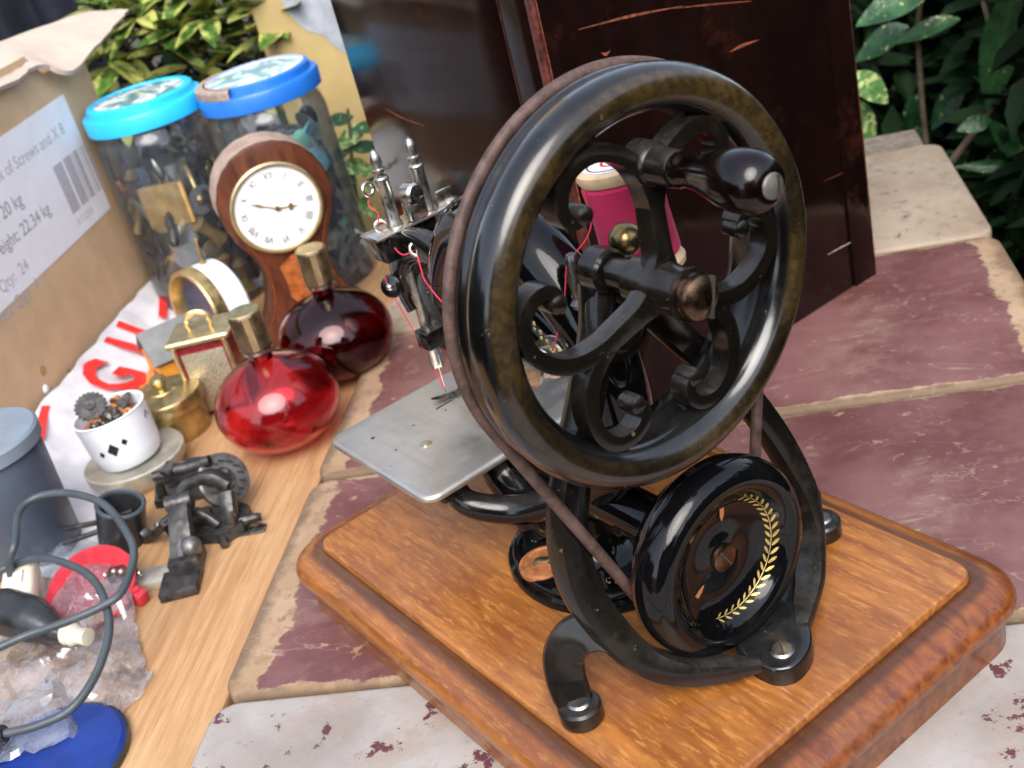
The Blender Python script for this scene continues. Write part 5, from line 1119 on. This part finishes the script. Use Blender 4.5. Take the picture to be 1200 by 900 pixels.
# small leafy sprig between jar and case
sp_ = thing('leafy_sprig', 'small green leafy sprig between the blue-lidded jar and the dark case', 'plant', ST(-29, 68, -75)); O = ST(-29, 68, -75)
bm = BM(); sweep(bm, [(0, 0, 0), ST(-30.5, 67, 40) - ST(-29, 68, 0), ST(-30, 66.5, 62) - ST(-29, 68, 0) + Vector((0, 0, 8)), ST(-27.5, 66.2, 84) - ST(-29, 68, 0)], [.5, .35, .3, .15], None, 6); obj('stem', bm, 'bark', sp_)
for k, (s_, t_, z_) in enumerate([(-28.1, 66.0, 6.2), (-26.2, 66.0, 6.8), (-28.6, 66.0, 3.1), (-30.5, 66.0, 1.6), (-28.9, 66.0, -1.2), (-31.0, 66.0, -3.7), (-27.4, 66.0, 2.4), (-28.6, 66.6, 8), (-26.8, 66.5, .6), (-29.5, 66.8, 4.6), (-30.2, 66.5, -2), (-27, 67, 4.6)]):
    c = ST(s_, t_, z_) - O; a = rl.uniform(0, 6.28); L = rl.uniform(3, 4.2); d = Vector((math.cos(a), math.sin(a), rl.uniform(-.9, .5))).normalized()
    leaf((LL + LS)[k % 2], sp_, c - d * L * .5, c + d * L * .5, L * .5, (.6, -.5, .6), rl.uniform(-.3, .3))
# spotted laurel on the right
la = thing('spotted_laurel', 'spotted laurel bush with large glossy leaves beyond the wall end', 'shrub', ST(34, 82, -75)); O = ST(34, 82, -75)
RL = [((37.9, 72.0, 6.0), (34.7, 72.0, -5.9), 4.2, 0), ((31.3, 76.0, 6.9), (23.7, 76.0, 5.0), 3.8, 1), ((29.2, 80.0, 2.0), (23.3, 80.0, 0.5), 3.2, 0), ((33.9, 78.0, 2.3), (27.4, 78.0, 1.9), 2.4, 1), ((22.8, 74.0, 0.2), (25.8, 74.0, -3.7), 2.8, 2),
      ((23.2, 76.0, -3.5), (24.0, 76.0, -8.7), 2.3, 2), ((37.3, 70.0, -10.5), (34.7, 70.0, -5.9), 2.2, 0), ((34.7, 70.0, -5.9), (31.8, 70.0, -6.2), 1.9, 0), ((37.3, 71.0, -11.8), (32.0, 71.0, -10.4), 1.4, 0), ((37.5, 80.0, -12.6), (39.0, 80.0, -22.0), 5.1, 0),
      ((23.2, 78.0, -8.1), (25.7, 78.0, -10.1), 1.8, 0), ((37.0, 66.0, -14.8), (34.8, 66.0, -22.0), 3.4, 0), ((38.3, 74.0, -9.8), (39.8, 74.0, -16.7), 3.5, 0), ((37.2, 95.0, -9.8), (33.0, 95.0, -14.8), 3.0, 0), ((31.9, 95.0, -10.3), (29.9, 95.0, -16.4), 2.5, 0)]
toc = (CAMP - ST(34, 76, 0)).normalized()
for k, (b, t_, w, kd) in enumerate(RL):
    B, T = ST(*b) - O, ST(*t_) - O + Vector((0, 0, 0)) + toc * rl.uniform(-1.5, 1.5)
    leaf((LS[k % 3], LS[1], LL[0])[kd], la, B, T, w, toc + Vector((rl.uniform(-.4, .4), rl.uniform(-.4, .4), .6)), rl.uniform(-.25, .25))
for k in range(26):
    s_, t_, z_ = rl.uniform(24, 50), rl.uniform(88, 104), rl.uniform(-40, 22); c = ST(s_, t_, z_) - O; L = rl.uniform(5, 9)
    d = Vector((rl.gauss(0, 1), rl.gauss(0, 1), rl.gauss(-.3, .6))).normalized(); leaf(LS[k % 3], la, c, c + d * L, L * .4, (0, 0, 1), rl.uniform(-.5, .5))
for p in ([(31.9, 76.0, -12.0), (35.5, 76.2, -8.0), (39.8, 76.0, -3.5)], [(36, 84, -75), (37.5, 80, -40), (38, 74, -12), (36, 77, 4)], [(33, 84, -75), (31, 82, -30), (30, 80, 0), (31.5, 77, 8)], [(24, 84, -70), (22.5, 79, -20), (22.8, 76, 2)]):
    bm = BM(); sweep(bm, [ST(*q) - O for q in p], [.45, .3, .25], None, 8); obj('branch', bm, 'bark', la)
